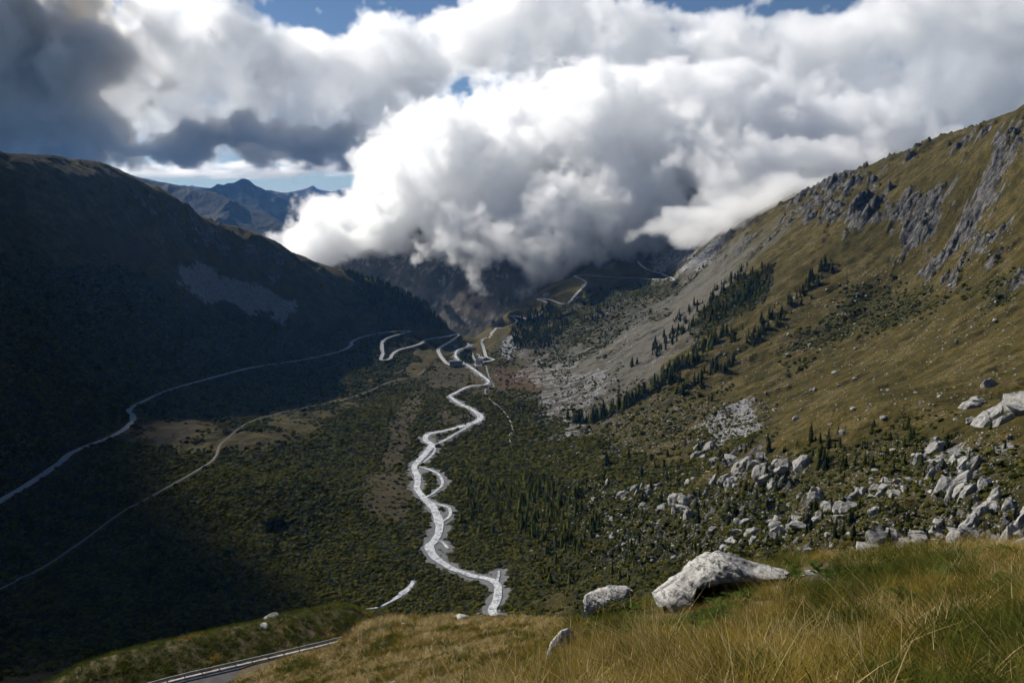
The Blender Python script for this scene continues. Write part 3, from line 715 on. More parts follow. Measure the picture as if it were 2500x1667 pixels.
# craggy outcrops on the right, each a cluster of blocks
def outcrop(label, u, v, wpx, hpx, n, seed, tilt=0.0):
    x, y, z = cast(u, v, 250); k = math.hypot(y, z) / FPX; r = random.Random(seed)
    e = bpy.data.objects.new('rock_outcrop', None); COL.objects.link(e); e.location = (x, y, z)
    tag(e, label, 'rock outcrop', 'pale rock outcrops on the right slope')
    n = int(n * 2.6)
    for i in range(n):
        s = (i + 0.5) / n - 0.5
        du = s * wpx + r.uniform(-0.15, 0.15) * wpx; dv = r.uniform(-0.45, 0.5) * hpx + tilt * s * hpx
        p = cast(u + du, v + dv, 250); hh = hpx * k * r.uniform(0.25, 0.62); ww = wpx * k / n * r.uniform(1.4, 3.2)
        V, Fc = rock_shape(3, seed * 31 + i, 24, 0.30, 0.10)
        V = V * np.array([ww, ww * 0.8, hh * 0.8])
        b = mesh_obj('block', V, [tuple(int(j) for j in f) for f in Fc], M_ROCK, e, smooth=False)
        b.location = (p[0] - x, p[1] - y, p[2] - z - hh * 0.08); b.rotation_euler = (r.uniform(-0.25, 0.25), r.uniform(0.0, 0.5), r.uniform(-0.6, 0.6))
    return e
outcrop('grey cliff outcrop rising among conifers below the grassy slope', 1850, 1150, 190, 80, 7, 1)
outcrop('big rounded pale crag at the right edge above the dark scrub', 2430, 985, 150, 100, 4, 2)
outcrop('tall white rock spur with blocky top at the lower right', 2330, 1150, 150, 120, 6, 3, 0.6)
outcrop('broad cracked white crag by the right edge above the grass', 2410, 1260, 170, 130, 6, 4)
outcrop('long white rock ledge stepping down behind the grassy bump', 2230, 1330, 260, 60, 7, 5)
outcrop('small grey crag standing alone amid the scree', 1715, 1098, 60, 50, 3, 6)
outcrop('pale knobbly crag between scrub left of the white spur', 2060, 1230, 150, 70, 6, 7)
outcrop('light grey broken crag in the middle of the boulder field', 1890, 1290, 180, 60, 6, 8)
outcrop('grey crag at the upper edge of the larch wood', 1560, 1210, 80, 55, 4, 9)
outcrop('low grey rocks at the foot of the boulder field', 1660, 1240, 90, 50, 4, 10)
outcrop('flat white rock shelf left of the white spur', 2190, 1190, 110, 35, 4, 11)
# boulders
BZ = [([(1380, 1180), (2480, 1060), (2490, 1330), (2000, 1350), (1500, 1390)], 210, 4, 13, 'pale boulder among scrub and conifers on the lower right slope'),
      ([(1450, 1000), (2300, 900), (2480, 1050), (1700, 1100)], 60, 3, 9, 'grey boulder lying on the open grass of the right slope'),
      ([(1500, 860), (2450, 560), (2450, 900), (1600, 1000)], 30, 3, 10, 'small pale boulder on the steep grass below the crags')]
MARKS = [(1850, 1150, 'the grey cliff outcrop among conifers'), (2430, 985, 'the rounded crag at the right edge'), (2330, 1150, 'the tall white rock spur'), (2410, 1260, 'the cracked crag by the right edge'), (2230, 1330, 'the long white ledge'), (1715, 1098, 'the lone grey crag in the scree'),
         (2060, 1230, 'the knobbly crag'), (1890, 1290, 'the broken crag in the boulder field'), (1560, 1210, 'the crag above the larch wood'), (1660, 1240, 'the low rocks at the foot of the boulders'), (2190, 1190, 'the flat white shelf'), (1350, 1260, 'the larch wood'),
         (1740, 900, 'the tree clumps on the right slope'), (1600, 940, 'the long tree row'), (2000, 850, 'the middle of the open right slope'), (2300, 700, 'the upper crags'), (2150, 1000, 'the grass edge above the scrub')]
ORD = ['nearest', 'second nearest', 'third nearest', 'fourth nearest', 'fifth nearest', 'sixth nearest', 'seventh nearest', 'eighth nearest', 'ninth nearest', 'tenth nearest']
def name_by_marks(items, noun, rest_lab, cat, marks=MARKS, tops=8):
    """items: (object, u, v, adjective); the ones closest to a landmark are named by it"""
    near = {}
    for it in items:
        k = min(range(len(marks)), key=lambda j: math.hypot(it[1] - marks[j][0], it[2] - marks[j][1])); near.setdefault(k, []).append(it)
    for k, lst in near.items():
        lst.sort(key=lambda it: math.hypot(it[1] - marks[k][0], it[2] - marks[k][1]))
        for i, (o, u, v, adj) in enumerate(lst):
            if i < tops:
                tag(o, f'{adj} {noun} {ORD[i]} to {marks[k][2]}', cat, f'{noun}s around {marks[k][2]}')
            else:
                tag(o, f'{noun} farther out from {marks[k][2]}', cat, f'{noun}s around {marks[k][2]}')
allb = []
for pts, n, s0, s1, lab in BZ:
    for i in range(n):
        u, v = pick(pts); x, y, z = cast(u, v, 250); k = math.hypot(y, z) / FPX
        q = s0 + (s1 - s0) * rnd.random() ** 3; s = k * q
        o = put('boulder', ROCKS[i % 7], (x, y, z + 0.25 * s), (s * rnd.uniform(0.8, 1.4), s * rnd.uniform(0.8, 1.4), s * rnd.uniform(0.6, 1.0)), (rnd.uniform(-0.4, 0.4), rnd.uniform(-0.4, 0.4), rnd.uniform(0, 6.3)))
        allb.append((o, u, v, 'big pale' if q > 8 else 'pale' if q > 5.5 else 'small pale'))
name_by_marks(allb, 'boulder', '', 'boulder')

# ------------------------------------------------------------------ scattered stuff (countless): instanced with geometry nodes
def scatter(name, pts, scl, rot, var, protos, label=None):
    o = mesh_obj(name, np.asarray(pts), [], None, smooth=False)
    attr(o, 'scl', scl); attr(o, 'rot', rot)
    a = o.data.attributes.new('var', 'INT', 'POINT'); a.data.foreach_set('value', np.asarray(var, np.int32))
    ng = bpy.data.node_groups.new(name + '_scatter', 'GeometryNodeTree')
    ng.interface.new_socket('Geometry', in_out='INPUT', socket_type='NodeSocketGeometry'); ng.interface.new_socket('Geometry', in_out='OUTPUT', socket_type='NodeSocketGeometry')
    G = NT(ng); gi = G.n('NodeGroupInput'); go = G.n('NodeGroupOutput')
    gti = G.n('GeometryNodeGeometryToInstance')
    for p in reversed(protos):
        oi = G.n('GeometryNodeObjectInfo'); oi.inputs[0].default_value = p; G.link(oi.outputs['Geometry'], gti.inputs[0])
    iop = G.n('GeometryNodeInstanceOnPoints'); G.link(gi.outputs[0], iop.inputs['Points']); G.link(gti.outputs[0], iop.inputs['Instance'])
    iop.inputs['Pick Instance'].default_value = True
    def na(nm, ty):
        q = G.n('GeometryNodeInputNamedAttribute', data_type=ty); q.inputs[0].default_value = nm; return q.outputs[0]
    G.link(na('var', 'INT'), iop.inputs['Instance Index']); G.link(na('scl', 'FLOAT'), iop.inputs['Scale'])
    cx = G.n('ShaderNodeCombineXYZ'); G.link(na('rot', 'FLOAT'), cx.inputs[2])
    er = G.n('FunctionNodeEulerToRotation'); G.link(cx.outputs[0], er.inputs[0]); G.link(er.outputs[0], iop.inputs['Rotation'])
    G.link(iop.outputs[0], go.inputs[0])
    md = o.modifiers.new('scatter', 'NODES'); md.node_group = ng
    o['kind'] = 'stuff'
    if label: o['label'] = label
    return o
def proto(name, V, Fc, mat, smooth=False):
    me = bpy.data.meshes.new(name); me.from_pydata([tuple(map(float, v)) for v in V], [], [tuple(int(i) for i in f) for f in Fc])
    if smooth: me.polygons.foreach_set('use_smooth', np.ones(len(me.polygons), bool))
    me.materials.append(mat); me.update()
    return bpy.data.objects.new(name, me)
def leaf_material(name, c0, c1, scale, trans=0.25, var=0.5):
    m = bpy.data.materials.new(name); m.use_nodes = True; t = m.node_tree; t.nodes.clear(); N = NT(t)
    out = N.n('ShaderNodeOutputMaterial'); geo = N.n('ShaderNodeNewGeometry'); oi = N.n('ShaderNodeObjectInfo')
    n = N.noise(geo.outputs['Position'], scale, 3, 0.6)
    f = N.m('ADD', N.m('MULTIPLY', n, 1 - var), N.m('MULTIPLY', oi.outputs['Random'], var))
    c = N.mix(N.ramp(f, 0.3, 0.7), c0, c1)
    d = N.n('ShaderNodeBsdfDiffuse'); tr = N.n('ShaderNodeBsdfTranslucent'); mx = N.n('ShaderNodeMixShader')
    N.link(c, d.inputs[0]); N.link(c, tr.inputs[0]); mx.inputs[0].default_value = trans
    N.link(d.outputs[0], mx.inputs[1]); N.link(tr.outputs[0], mx.inputs[2]); N.link(mx.outputs[0], out.inputs[0])
    return m
M_CON = leaf_material('conifer_needles', (0.016, 0.023, 0.007), (0.046, 0.054, 0.014), 0.05, 0.3)
M_LARCH = leaf_material('larch_needles', (0.050, 0.066, 0.012), (0.125, 0.135, 0.026), 0.05, 0.35)
M_BARK = simple_mat('bark', (0.035, 0.028, 0.02), (0.07, 0.055, 0.04), 2.0, 0.95)
M_BUSH = leaf_material('alder_leaves', (0.018, 0.022, 0.004), (0.085, 0.079, 0.016), 0.02, 0.25, 0.5)
def conifer(seed, whorls=9, slim=0.20):
    """unit-high crown of drooping branch fans; trunk apart"""
    r = random.Random(seed); V, Fc = [], []
    for w in range(whorls):
        z = 0.10 + 0.86 * (w / whorls) ** 0.9; rad = slim * (1 - z) ** 0.75 + 0.012; n = 9 if w < whorls - 2 else 6
        for j in range(n):
            a = 2 * math.pi * (j + r.uniform(-0.35, 0.35)) / n; L = rad * r.uniform(0.65, 1.25); wd = rad * r.uniform(0.30, 0.5); dz = z + r.uniform(-0.03, 0.03); dr = L * r.uniform(0.2, 0.6)
            ca, sa = math.cos(a), math.sin(a); b = len(V)
            V += [(0, 0, dz + 0.06), (ca * L * 0.55 - sa * wd, sa * L * 0.55 + ca * wd, dz - dr * 0.3), (ca * L, sa * L, dz - dr), (ca * L * 0.55 + sa * wd, sa * L * 0.55 - ca * wd, dz - dr * 0.3), (ca * L * 0.5, sa * L * 0.5, dz + 0.035)]
            Fc += [(b, b + 1, b + 4), (b + 4, b + 1, b + 2), (b + 4, b + 2, b + 3), (b, b + 4, b + 3)]
    b = len(V); V += [(-0.012, -0.01, 0.86), (0.012, -0.01, 0.86), (0, 0.012, 0.86), (0, 0, 1.0)]; Fc += [(b, b + 1, b + 3), (b + 1, b + 2, b + 3), (b + 2, b, b + 3)]
    return V, Fc
def trunk(seed):
    V, Fc = [], []
    for z, rr in ((-0.08, 0.028), (0.2, 0.02), (0.6, 0.011), (0.92, 0.003)):
        for j in range(6):
            a = j * math.pi / 3; V.append((rr * math.cos(a), rr * math.sin(a), z))
    for i in range(3):
        for j in range(6):
            Fc.append((i * 6 + j, i * 6 + (j + 1) % 6, (i + 1) * 6 + (j + 1) % 6, (i + 1) * 6 + j))
    return V, Fc
CR, TK = [], []
for k in range(6):
    V, Fc = conifer(40 + k, 8 + k % 3, 0.19 + 0.03 * (k % 3)); CR.append(proto('crown', V, Fc, M_CON if k < 3 else M_LARCH).data)
V, Fc = trunk(1); TRK = proto('trunk', V, Fc, M_BARK).data
whole = []
for k in range(6):
    Vc, Fcc = conifer(40 + k, 8 + k % 3, 0.19 + 0.03 * (k % 3)); Vt, Ft = trunk(1); nb = len(Vc)
    whole.append(proto('conifer_form', Vc + Vt, list(Fcc) + [tuple(i + nb for i in f) for f in Ft], M_CON if k < 3 else M_LARCH))
def along(pl, n, spread):
    P = np.array(pl, float); L = np.r_[0, np.cumsum(np.hypot(*np.diff(P, axis=0).T))]
    out = []
    for _ in range(n):
        s = rnd.uniform(0, L[-1]); out.append((np.interp(s, L, P[:, 0]) + rnd.gauss(0, spread), np.interp(s, L, P[:, 1]) + rnd.gauss(0, spread * 0.8)))
    return out
TREES = []   # (u, v, height, kind range, zone label)
def zone(px, h0, h1, kinds, lab):
    """trees at photo points, their height given in photo pixels"""
    for u, v in px: TREES.append((u, v, 0.82 * (h0 * 0.8 + (h1 - 0.8 * h0) * rnd.random() ** 1.7), rnd.choice(kinds), lab))
W1 = [(1100, 1240), (1180, 1180), (1300, 1160), (1430, 1190), (1520, 1260), (1600, 1370), (1560, 1420), (1350, 1430), (1250, 1340), (1130, 1290)]
W2 = [(1180, 1190), (1300, 1170), (1420, 1200), (1470, 1290), (1400, 1350), (1280, 1310), (1190, 1250)]
zone([pick(W1) for _ in range(190)], 14, 36, (3, 4, 5, 5, 1), 'light green larch in the wood right of the river bend')
zone([pick(W2) for _ in range(230)], 18, 40, (3, 4, 5, 5), 'light green larch in the wood right of the river bend')
zone([pick([(1130, 960), (1290, 990), (1330, 1100), (1300, 1180), (1130, 1220), (1100, 1100)]) for _ in range(190)], 9, 22, (0, 1, 2, 4), 'small dark conifer on the flat scrub right of the river')
zone(along([(1385, 1030), (1453, 1030)], 20, 6) + along([(1440, 1025), (1523, 990), (1628, 920)], 110, 7) + along([(1620, 925), (1740, 837), (1807, 815)], 120, 9), 18, 42, (0, 1, 2, 3, 4), 'conifer in the long tree row running up the right slope')
zone(along([(1596, 862), (1622, 837), (1676, 799), (1753, 741)], 90, 9) + [pick([(1890, 640), (1880, 720), (1780, 780), (1690, 800), (1720, 740), (1800, 680)]) for _ in range(170)] + along([(1640, 790), (1720, 730), (1830, 650)], 40, 6), 14, 30, (0, 1, 2), 'dark conifer in the shaded hollow high on the right slope')
zone(along([(1698, 933), (1746, 907), (1797, 891)], 40, 8) + along([(1654, 961), (1679, 945)], 16, 6) + [(1730, 974), (1738, 978), (1542, 894), (1555, 888)] + along([(1832, 837), (1893, 780), (1980, 700), (2030, 640)], 80, 11) + along([(1800, 740), (1860, 690)], 20, 9), 18, 40, (0, 1, 2, 3), 'conifer in one of the small clumps on the right slope')
zone([pick([(1450, 1130), (1700, 1080), (2450, 1030), (2480, 1120), (2300, 1200), (2480, 1300), (2100, 1330), (1600, 1370), (1520, 1250)]) for _ in range(230)] + [pick([(1950, 1060), (2250, 1040), (2250, 1150), (2000, 1150)]) for _ in range(40)] + [pick([(1980, 1240), (2120, 1240), (2120, 1340), (1980, 1340)]) for _ in range(40)], 18, 50, (0, 1, 2, 0), 'dark stunted conifer between boulders on the lower right slope')
zone([pick([(1245, 815), (1290, 760), (1345, 745), (1390, 790), (1340, 850), (1260, 850)]) for _ in range(330)] + along([(1440, 800), (1500, 740)], 40, 14), 12, 26, (0, 1, 2), 'dark conifer on the wooded spur below the winding road')
zone([pick([(850, 662), (940, 690), (1040, 738), (1092, 806), (1040, 800), (940, 770), (870, 720)]) for _ in range(620)] + along([(840, 664), (940, 688), (1040, 735), (1090, 800)], 110, 3), 9, 20, (0, 1, 2), 'dark conifer on the wooded nose of the left ridge')
zone([pick([(1122, 864), (1152, 866), (1156, 888), (1130, 888), (1120, 876)]) for _ in range(70)], 9, 15, (0, 1, 2), 'dark conifer in the grove behind the long building')
T3 = []
for u, v, h, kd, lab in TREES:
    x, y, z = cast(u, v, 250)
    hh = h * math.hypot(y, z) / FPX
    T3.append((h, x, y, z, hh, kd, lab, u, v))
T3.sort(key=lambda t: -t[0])
TM = [(1290, 1200, 'the upper end of the larch wood'), (1400, 1240, 'the right side of the larch wood'), (1250, 1270, 'the river side of the larch wood'), (1350, 1330, 'the lower end of the larch wood'), (1500, 1330, 'the grassy bump below the wood'), (1200, 1080, 'the trail right of the river'),
      (1453, 1030, 'the bottom end of the long tree row'), (1523, 990, 'the first bend of the long tree row'), (1575, 955, 'the lower middle of the long tree row'), (1628, 920, 'the middle of the long tree row'), (1690, 875, 'the upper middle of the long tree row'), (1790, 820, 'the top of the long tree row'), (1640, 830, 'the second tree row'), (1740, 745, 'the lower lip of the shaded hollow'), (1830, 690, 'the middle of the shaded hollow'),
      (1750, 905, 'the clump below the long row'), (1665, 955, 'the small lower clump'), (1900, 780, 'the clump strip above the long row'), (2000, 680, 'the highest trees below the crags'), (1320, 800, 'the wooded spur'), (1480, 760, 'the trees below the upper road')] + [m for m in MARKS if m[1] > 980]
tl = []
for q, (_, x, y, z, h, kd, lab, u, v) in enumerate(T3[:300]):
    e = bpy.data.objects.new('conifer_tree', None); COL.objects.link(e); e.location = (x, y, z - 0.3); e.rotation_euler = (rnd.gauss(0, 0.04), rnd.gauss(0, 0.04), rnd.uniform(0, 6.3)); e.scale = (h * rnd.uniform(0.8, 1.35), h * rnd.uniform(0.8, 1.35), h)
    tl.append((e, u, v, ('tall ' if _ > 32 else '') + ('light green' if kd > 2 else 'dark')))
    for nm, me in (('crown', CR[kd]), ('trunk', TRK)):
        c = bpy.data.objects.new(nm, me); COL.objects.link(c); c.parent = e
name_by_marks(tl, 'conifer', '', 'tree', TM)
rest = T3[300:]
scatter('conifer_forest', [(t[1], t[2], t[3] - 0.3) for t in rest], [t[4] for t in rest], [rnd.uniform(0, 6.3) for t in rest], [t[5] for t in rest], whole, 'dark conifers massed far off on the slopes and ridges')
# alder scrub and heather clumps
BU = []
for k in range(5):
    V, Fc = _ICO[2]; r_ = np.random.default_rng(300 + k)
    V = V * (1 + 0.5 * noise3(V + 5 * k, 1.9, 3, 60 + k) + r_.uniform(-0.16, 0.16, len(V)))[:, None]; V[:, 2] = V[:, 2] * 0.62 + 0.25
    BU.append(proto('bush_form', V, Fc, M_BUSH))
rr, cc = np.where((shrub > 0.03) & (GY > 330) & (GY < 3000) & (np.abs(GX / GY) < 0.80))
wgt = shrub[rr, cc] * GY[rr, cc] ** 2 / np.maximum(1, (GY[rr, cc] / 1100.0)) ** 1.6
NB = 160000
sel = RNG.choice(len(rr), NB, p=wgt / wgt.sum())
rr, cc = rr[sel], cc[sel]
fa = RNG.uniform(-0.5, 0.5, NB); fb = RNG.uniform(-0.5, 0.5, NB)
yb = gy[rr] * np.exp(fb * (LY1 - LY0) / (NR - 1)); xb = (ga[cc] + fa * (A1 - A0) / (NC - 1)) * yb
clump = fbm(xb / 22.0, yb / 22.0, 3, 0.6, 81)
keep = (clump + 0.22 + 0.25 * shrub[rr, cc] + 0.5 * RNG.uniform(-0.5, 0.5, NB) > 0) & (gravel[rr, cc] < 0.3)
xb, yb = xb[keep], yb[keep]; zb = hz(xb, yb)
def clear_of(S, dist, x, y):
    ok = np.ones(len(x), bool)
    for q in range(0, len(S), 2):
        ok &= (np.abs(x - S[q, 0]) > dist) | (np.abs(y - S[q, 1]) > dist)
    return ok
ok = clear_of(S_pass, 7, xb, yb) & clear_of(S_rail, 5.5, xb, yb) & clear_of(S_grim, 7, xb, yb) & clear_of(S_vill, 6, xb, yb)
xb, yb, zb = xb[ok], yb[ok], zb[ok]
sb = np.clip(RNG.lognormal(0.55, 0.42, len(xb)), 0.8, 4.6) * np.clip(yb / 1200.0, 0.75, 1.25)
scatter('alder_scrub', np.c_[xb, yb, zb], sb, RNG.uniform(0, 6.3, len(xb)), RNG.integers(0, 5, len(xb)), BU, 'dense dark green alder scrub carpeting the slopes and valley floor')
# loose stones
ST = []
for k in range(4):
    V, Fc = rock_shape(1, 500 + k, 6); ST.append(proto('stone_form', V, Fc, M_ROCK))
SP_ = [(pts, n) for pts, n in (([(1380, 1170), (2490, 1040), (2490, 1340), (2000, 1360), (1450, 1400)], 5200), ([(1450, 1020), (1700, 990), (1880, 980), (1860, 1060), (1500, 1120)], 900), ([(1500, 880), (2480, 540), (2480, 1020), (1500, 1060)], 1500),
                               ([(1560, 640), (1700, 560), (1800, 540), (1760, 610), (1640, 670)], 500), ([(440, 650), (640, 700), (730, 750), (600, 765)], 500), ([(1280, 1060), (1420, 1080), (1500, 1250), (1300, 1400)], 700))]
pp, ss = [], []
for pts, n in SP_:
    for _ in range(n):
        u, v = pick(pts); x, y, z = cast(u, v, 250) if False else (u, v, 0); pp.append((u, v))
pp = np.array(pp)
# vectorised line of sight for many points: march outwards along each column
a_ = (pp[:, 0] - 1250) / FPX; b_ = (833 - pp[:, 1]) / FPX; dy_ = CP + b_ * SP; sz_ = (-SP + b_ * CP) / dy_; ax_ = a_ / dy_
yy_ = np.full(len(pp), np.nan)
for yv in np.exp(np.linspace(math.log(260), math.log(3300), 700)):
    hit = np.isnan(yy_) & (hz(ax_ * yv, np.full(len(pp), yv)) >= sz_ * yv); yy_[hit] = yv
okm = ~np.isnan(yy_); ax_, yy_ = ax_[okm], yy_[okm]
xs_ = ax_ * yy_; zs_ = hz(xs_, yy_)
scatter('loose_stones', np.c_[xs_, yy_, zs_], yy_ / FPX * np.clip(RNG.lognormal(0.45, 0.45, len(xs_)), 0.6, 4.5), RNG.uniform(0, 6.3, len(xs_)), RNG.integers(0, 4, len(xs_)), ST, 'countless loose pale stones strewn over scree and grass')

# ------------------------------------------------------------------ hamlet on the valley floor
M_PLASTER = simple_mat('plaster_wall', (0.30, 0.28, 0.26), (0.40, 0.38, 0.36), 0.3, 0.9)
M_WHITE = simple_mat('white_wall', (0.50, 0.49, 0.47), (0.62, 0.61, 0.59), 0.3, 0.9)
M_SLATE = simple_mat('slate_roof', (0.13, 0.15, 0.18), (0.20, 0.22, 0.25), 0.5, 0.5, 0, 4, 0.5)
M_BROWNR = simple_mat('brown_roof', (0.10, 0.075, 0.06), (0.16, 0.12, 0.10), 0.5, 0.8)
M_PANE, _N = material('window_glass', 0.1); _N.bsdf.inputs['Base Color'].default_value = (0.02, 0.025, 0.03, 1); _N.bsdf.inputs['Specular IOR Level'].default_value = 0.6
M_SHUT = simple_mat('window_surround', (0.45, 0.44, 0.42), (0.55, 0.54, 0.52), 1.0, 0.8)
def box_bm(bm, x0, x1, y0, y1, z0, z1):
    vs = [bm.verts.new((x, y, z)) for z in (z0, z1) for y in (y0, y1) for x in (x0, x1)]
    for f in ((0, 2, 3, 1), (4, 5, 7, 6), (0, 1, 5, 4), (2, 6, 7, 3), (0, 4, 6, 2), (1, 3, 7, 5)):
        bm.faces.new([vs[i] for i in f])
def bm_obj(name, bm, mat, parent=None):
    me = bpy.data.meshes.new(name); bm.to_mesh(me); bm.free(); me.materials.append(mat)
    o = bpy.data.objects.new(name, me); COL.objects.link(o); o.parent = parent; return o
_wb = bmesh.new(); box_bm(_wb, -0.55, 0.55, -0.10, 0.06, -0.9, 0.9); WIN = bm_obj('pane_form', _wb, M_PANE).data
_wb = bmesh.new()
for q in ((-0.8, -0.55, -1.1, 1.1), (0.55, 0.8, -1.1, 1.1), (-0.55, 0.55, 0.9, 1.1), (-0.55, 0.55, -1.1, -0.9)):
    box_bm(_wb, q[0], q[1], -0.16, 0.06, q[2], q[3])
SUR = bm_obj('surround_form', _wb, M_SHUT).data
for nm in ('pane_form', 'surround_form'):
    bpy.data.objects.remove(bpy.data.objects[nm])
def house(name, label, u, v, w, d, h, rz, wall, roofm, floors, nw, roof='gable', rh=4.0, chim=1):
    x, y, z = cast(u, v, 250)
    e = bpy.data.objects.new(name, None); COL.objects.link(e); e.location = (x, y, z - 0.6); e.rotation_euler = (0, 0, rz)
    tag(e, label, 'building')
    bm = bmesh.new(); box_bm(bm, -w / 2, w / 2, -d / 2, d / 2, -2, h)
    if roof == 'gable':
        for sx in (-1, 1):
            a = bm.verts.new((sx * (w / 2), -d / 2, h)); b = bm.verts.new((sx * (w / 2), d / 2, h)); c = bm.verts.new((sx * (w / 2), 0, h + rh - 0.3)); bm.faces.new((a, b, c) if sx > 0 else (b, a, c))
    bm_obj('wall', bm, wall, e)
    bm = bmesh.new(); o_ = 0.7; t = 0.35
    if roof == 'gable':
        for dz in (0.0,):
            P = [(-w / 2 - o_, -d / 2 - o_, h - 0.35), (w / 2 + o_, -d / 2 - o_, h - 0.35), (w / 2 + o_, 0, h + rh), (-w / 2 - o_, 0, h + rh), (-w / 2 - o_, d / 2 + o_, h - 0.35), (w / 2 + o_, d / 2 + o_, h - 0.35)]
            top = [bm.verts.new((p[0], p[1], p[2] + t)) for p in P]; bot = [bm.verts.new(p) for p in P]
            for q in ((0, 1, 2, 3), (3, 2, 5, 4)):
                bm.faces.new([top[i] for i in q]); bm.faces.new([bot[i] for i in reversed(q)])
            for a, b in ((0, 1), (1, 2), (2, 5), (5, 4), (4, 3), (3, 0)):
                bm.faces.new((bot[a], bot[b], top[b], top[a]))
    else:
        i1 = 1.6; i2 = d * 0.42
        rings = [(w / 2 + o_, d / 2 + o_, h), (w / 2 + o_, d / 2 + o_, h + 0.4), (w / 2 - i1, d / 2 - i1, h + rh * 0.75), (w / 2 - i2, d / 2 - i2 * 0.98, h + rh)]
        R4 = [[bm.verts.new((sx * a, sy * b, zz)) for sx, sy in ((-1, -1), (1, -1), (1, 1), (-1, 1))] for a, b, zz in rings]
        for r0, r1 in zip(R4[:-1], R4[1:]):
            for j in range(4):
                bm.faces.new((r0[j], r0[(j + 1) % 4], r1[(j + 1) % 4], r1[j]))
        bm.faces.new(R4[-1]); bm.faces.new(list(reversed(R4[0])))
    rf = bm_obj('roof', bm, roofm, e)
    for c in range(chim):
        bm = bmesh.new(); cx = (c + 0.5) / chim * w * 0.8 - w * 0.4; box_bm(bm, cx - 0.6, cx + 0.6, 0.6, 1.8, h + rh * 0.4, h + rh + 1.5); bm_obj('chimney', bm, M_PLASTER, rf)
    for f in range(floors):
        zz = h * (f + 0.55) / floors
        for i in range(nw):
            xx = (i + 0.5) / nw * w - w / 2
            o = put('window', WIN, (xx, -d / 2, zz), 1.0, (0, 0, 0), e); put('frame', SUR, (0, 0, 0), 1.0, (0, 0, 0), o)
        for i in range(2):
            for sx in (-1, 1):
                o = put('window', WIN, (sx * w / 2, (i - 0.5) * d * 0.45, zz), 1.0, (0, 0, sx * math.pi / 2), e); put('frame', SUR, (0, 0, 0), 1.0, (0, 0, 0), o)
    return e
house('grand_hotel', 'long grey multi-storey hotel with blue slate roof on the meadow edge', 1113, 893.5, 38, 15, 13.5, 0.04, M_PLASTER, M_SLATE, 4, 12, 'mansard', 6.5, 3)
house('village_house', 'white house with pale blue roof at the village road end', 1166, 889, 15, 11, 10, 0.2, M_WHITE, M_SLATE, 3, 4, 'gable', 4.5)
house('annex_building', 'tall pale house right of the white house by the car park', 1174, 886, 12, 10, 12, -0.1, M_PLASTER, M_SLATE, 3, 3, 'gable', 4.5)
house('depot_shed', 'low blue roofed shed behind the houses at the car park', 1177, 876, 24, 10, 5, -0.7, M_WHITE, M_SLATE, 1, 4, 'gable', 3, 0)
house('station_house', 'small grey house on the terrace above the long hotel', 1114, 850, 15, 11, 8, 0.0, M_PLASTER, M_SLATE, 2, 4, 'gable', 5)
house('service_hut', 'small white hut beside the grove behind the hotel', 1103, 874, 6, 14, 4, 0.2, M_WHITE, M_BROWNR, 1, 2, 'gable', 2.5, 0)
house('stream_hut', 'tiny brown roofed hut by the upper river bridge', 1155, 851, 10, 7, 4, 0.1, M_PLASTER, M_BROWNR, 1, 3, 'gable', 2.5, 0)
house('roadside_inn', 'grey inn at the hairpin of the mountain road under the cloud', 1334, 722, 22, 12, 9, 0.1, M_PLASTER, M_SLATE, 3, 6, 'gable', 5)
# car park
cp = [cast(u, v, 250) for u, v in ((1160, 893), (1176, 893), (1181, 880), (1178, 868), (1160, 862), (1164, 876))]
zc = max(p[2] for p in cp) + 0.5
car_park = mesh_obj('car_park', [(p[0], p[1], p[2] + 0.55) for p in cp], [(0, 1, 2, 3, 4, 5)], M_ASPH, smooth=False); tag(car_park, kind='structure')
# cars on the roads
M_TYRE = simple_mat('tyre', (0.015, 0.015, 0.015), (0.03, 0.03, 0.03), 3.0, 0.9)
def car_mesh():
    bm = bmesh.new(); prof = [(-2.2, 0.35), (-2.2, 0.8), (-1.4, 0.95), (-0.7, 1.42), (0.9, 1.45), (1.7, 0.98), (2.2, 0.9), (2.2, 0.35)]
    L = [bm.verts.new((x, -0.88 if z < 1.2 else -0.68, z)) for x, z in prof]; Rr = [bm.verts.new((x, 0.88 if z < 1.2 else 0.68, z)) for x, z in prof]
    bm.faces.new(L[::-1]); bm.faces.new(Rr); n = len(prof)
    for i in range(n):
        bm.faces.new((L[i], L[(i + 1) % n], Rr[(i + 1) % n], Rr[i]))
    me = bpy.data.meshes.new('body'); bm.to_mesh(me); bm.free()
    bm = bmesh.new(); P = [(-1.3, 0.98), (-0.72, 1.36), (0.85, 1.39), (1.55, 1.0)]
    for sy in (-1, 1):
        vs = [bm.verts.new((x, sy * (0.895 if z < 1.2 else 0.74), z)) for x, z in P]; bm.faces.new(vs if sy > 0 else vs[::-1])
    gl = bpy.data.meshes.new('side_window'); bm.to_mesh(gl); bm.free(); gl.materials.append(M_PANE)
    bm = bmesh.new(); bmesh.ops.create_cone(bm, cap_ends=True, segments=14, radius1=0.33, radius2=0.33, depth=0.22, matrix=Matrix.Rotation(math.pi / 2, 4, 'X'))
    wh = bpy.data.meshes.new('wheel'); bm.to_mesh(wh); bm.free(); wh.materials.append(M_TYRE)
    return me, gl, wh
CB, CG, CW = car_mesh()
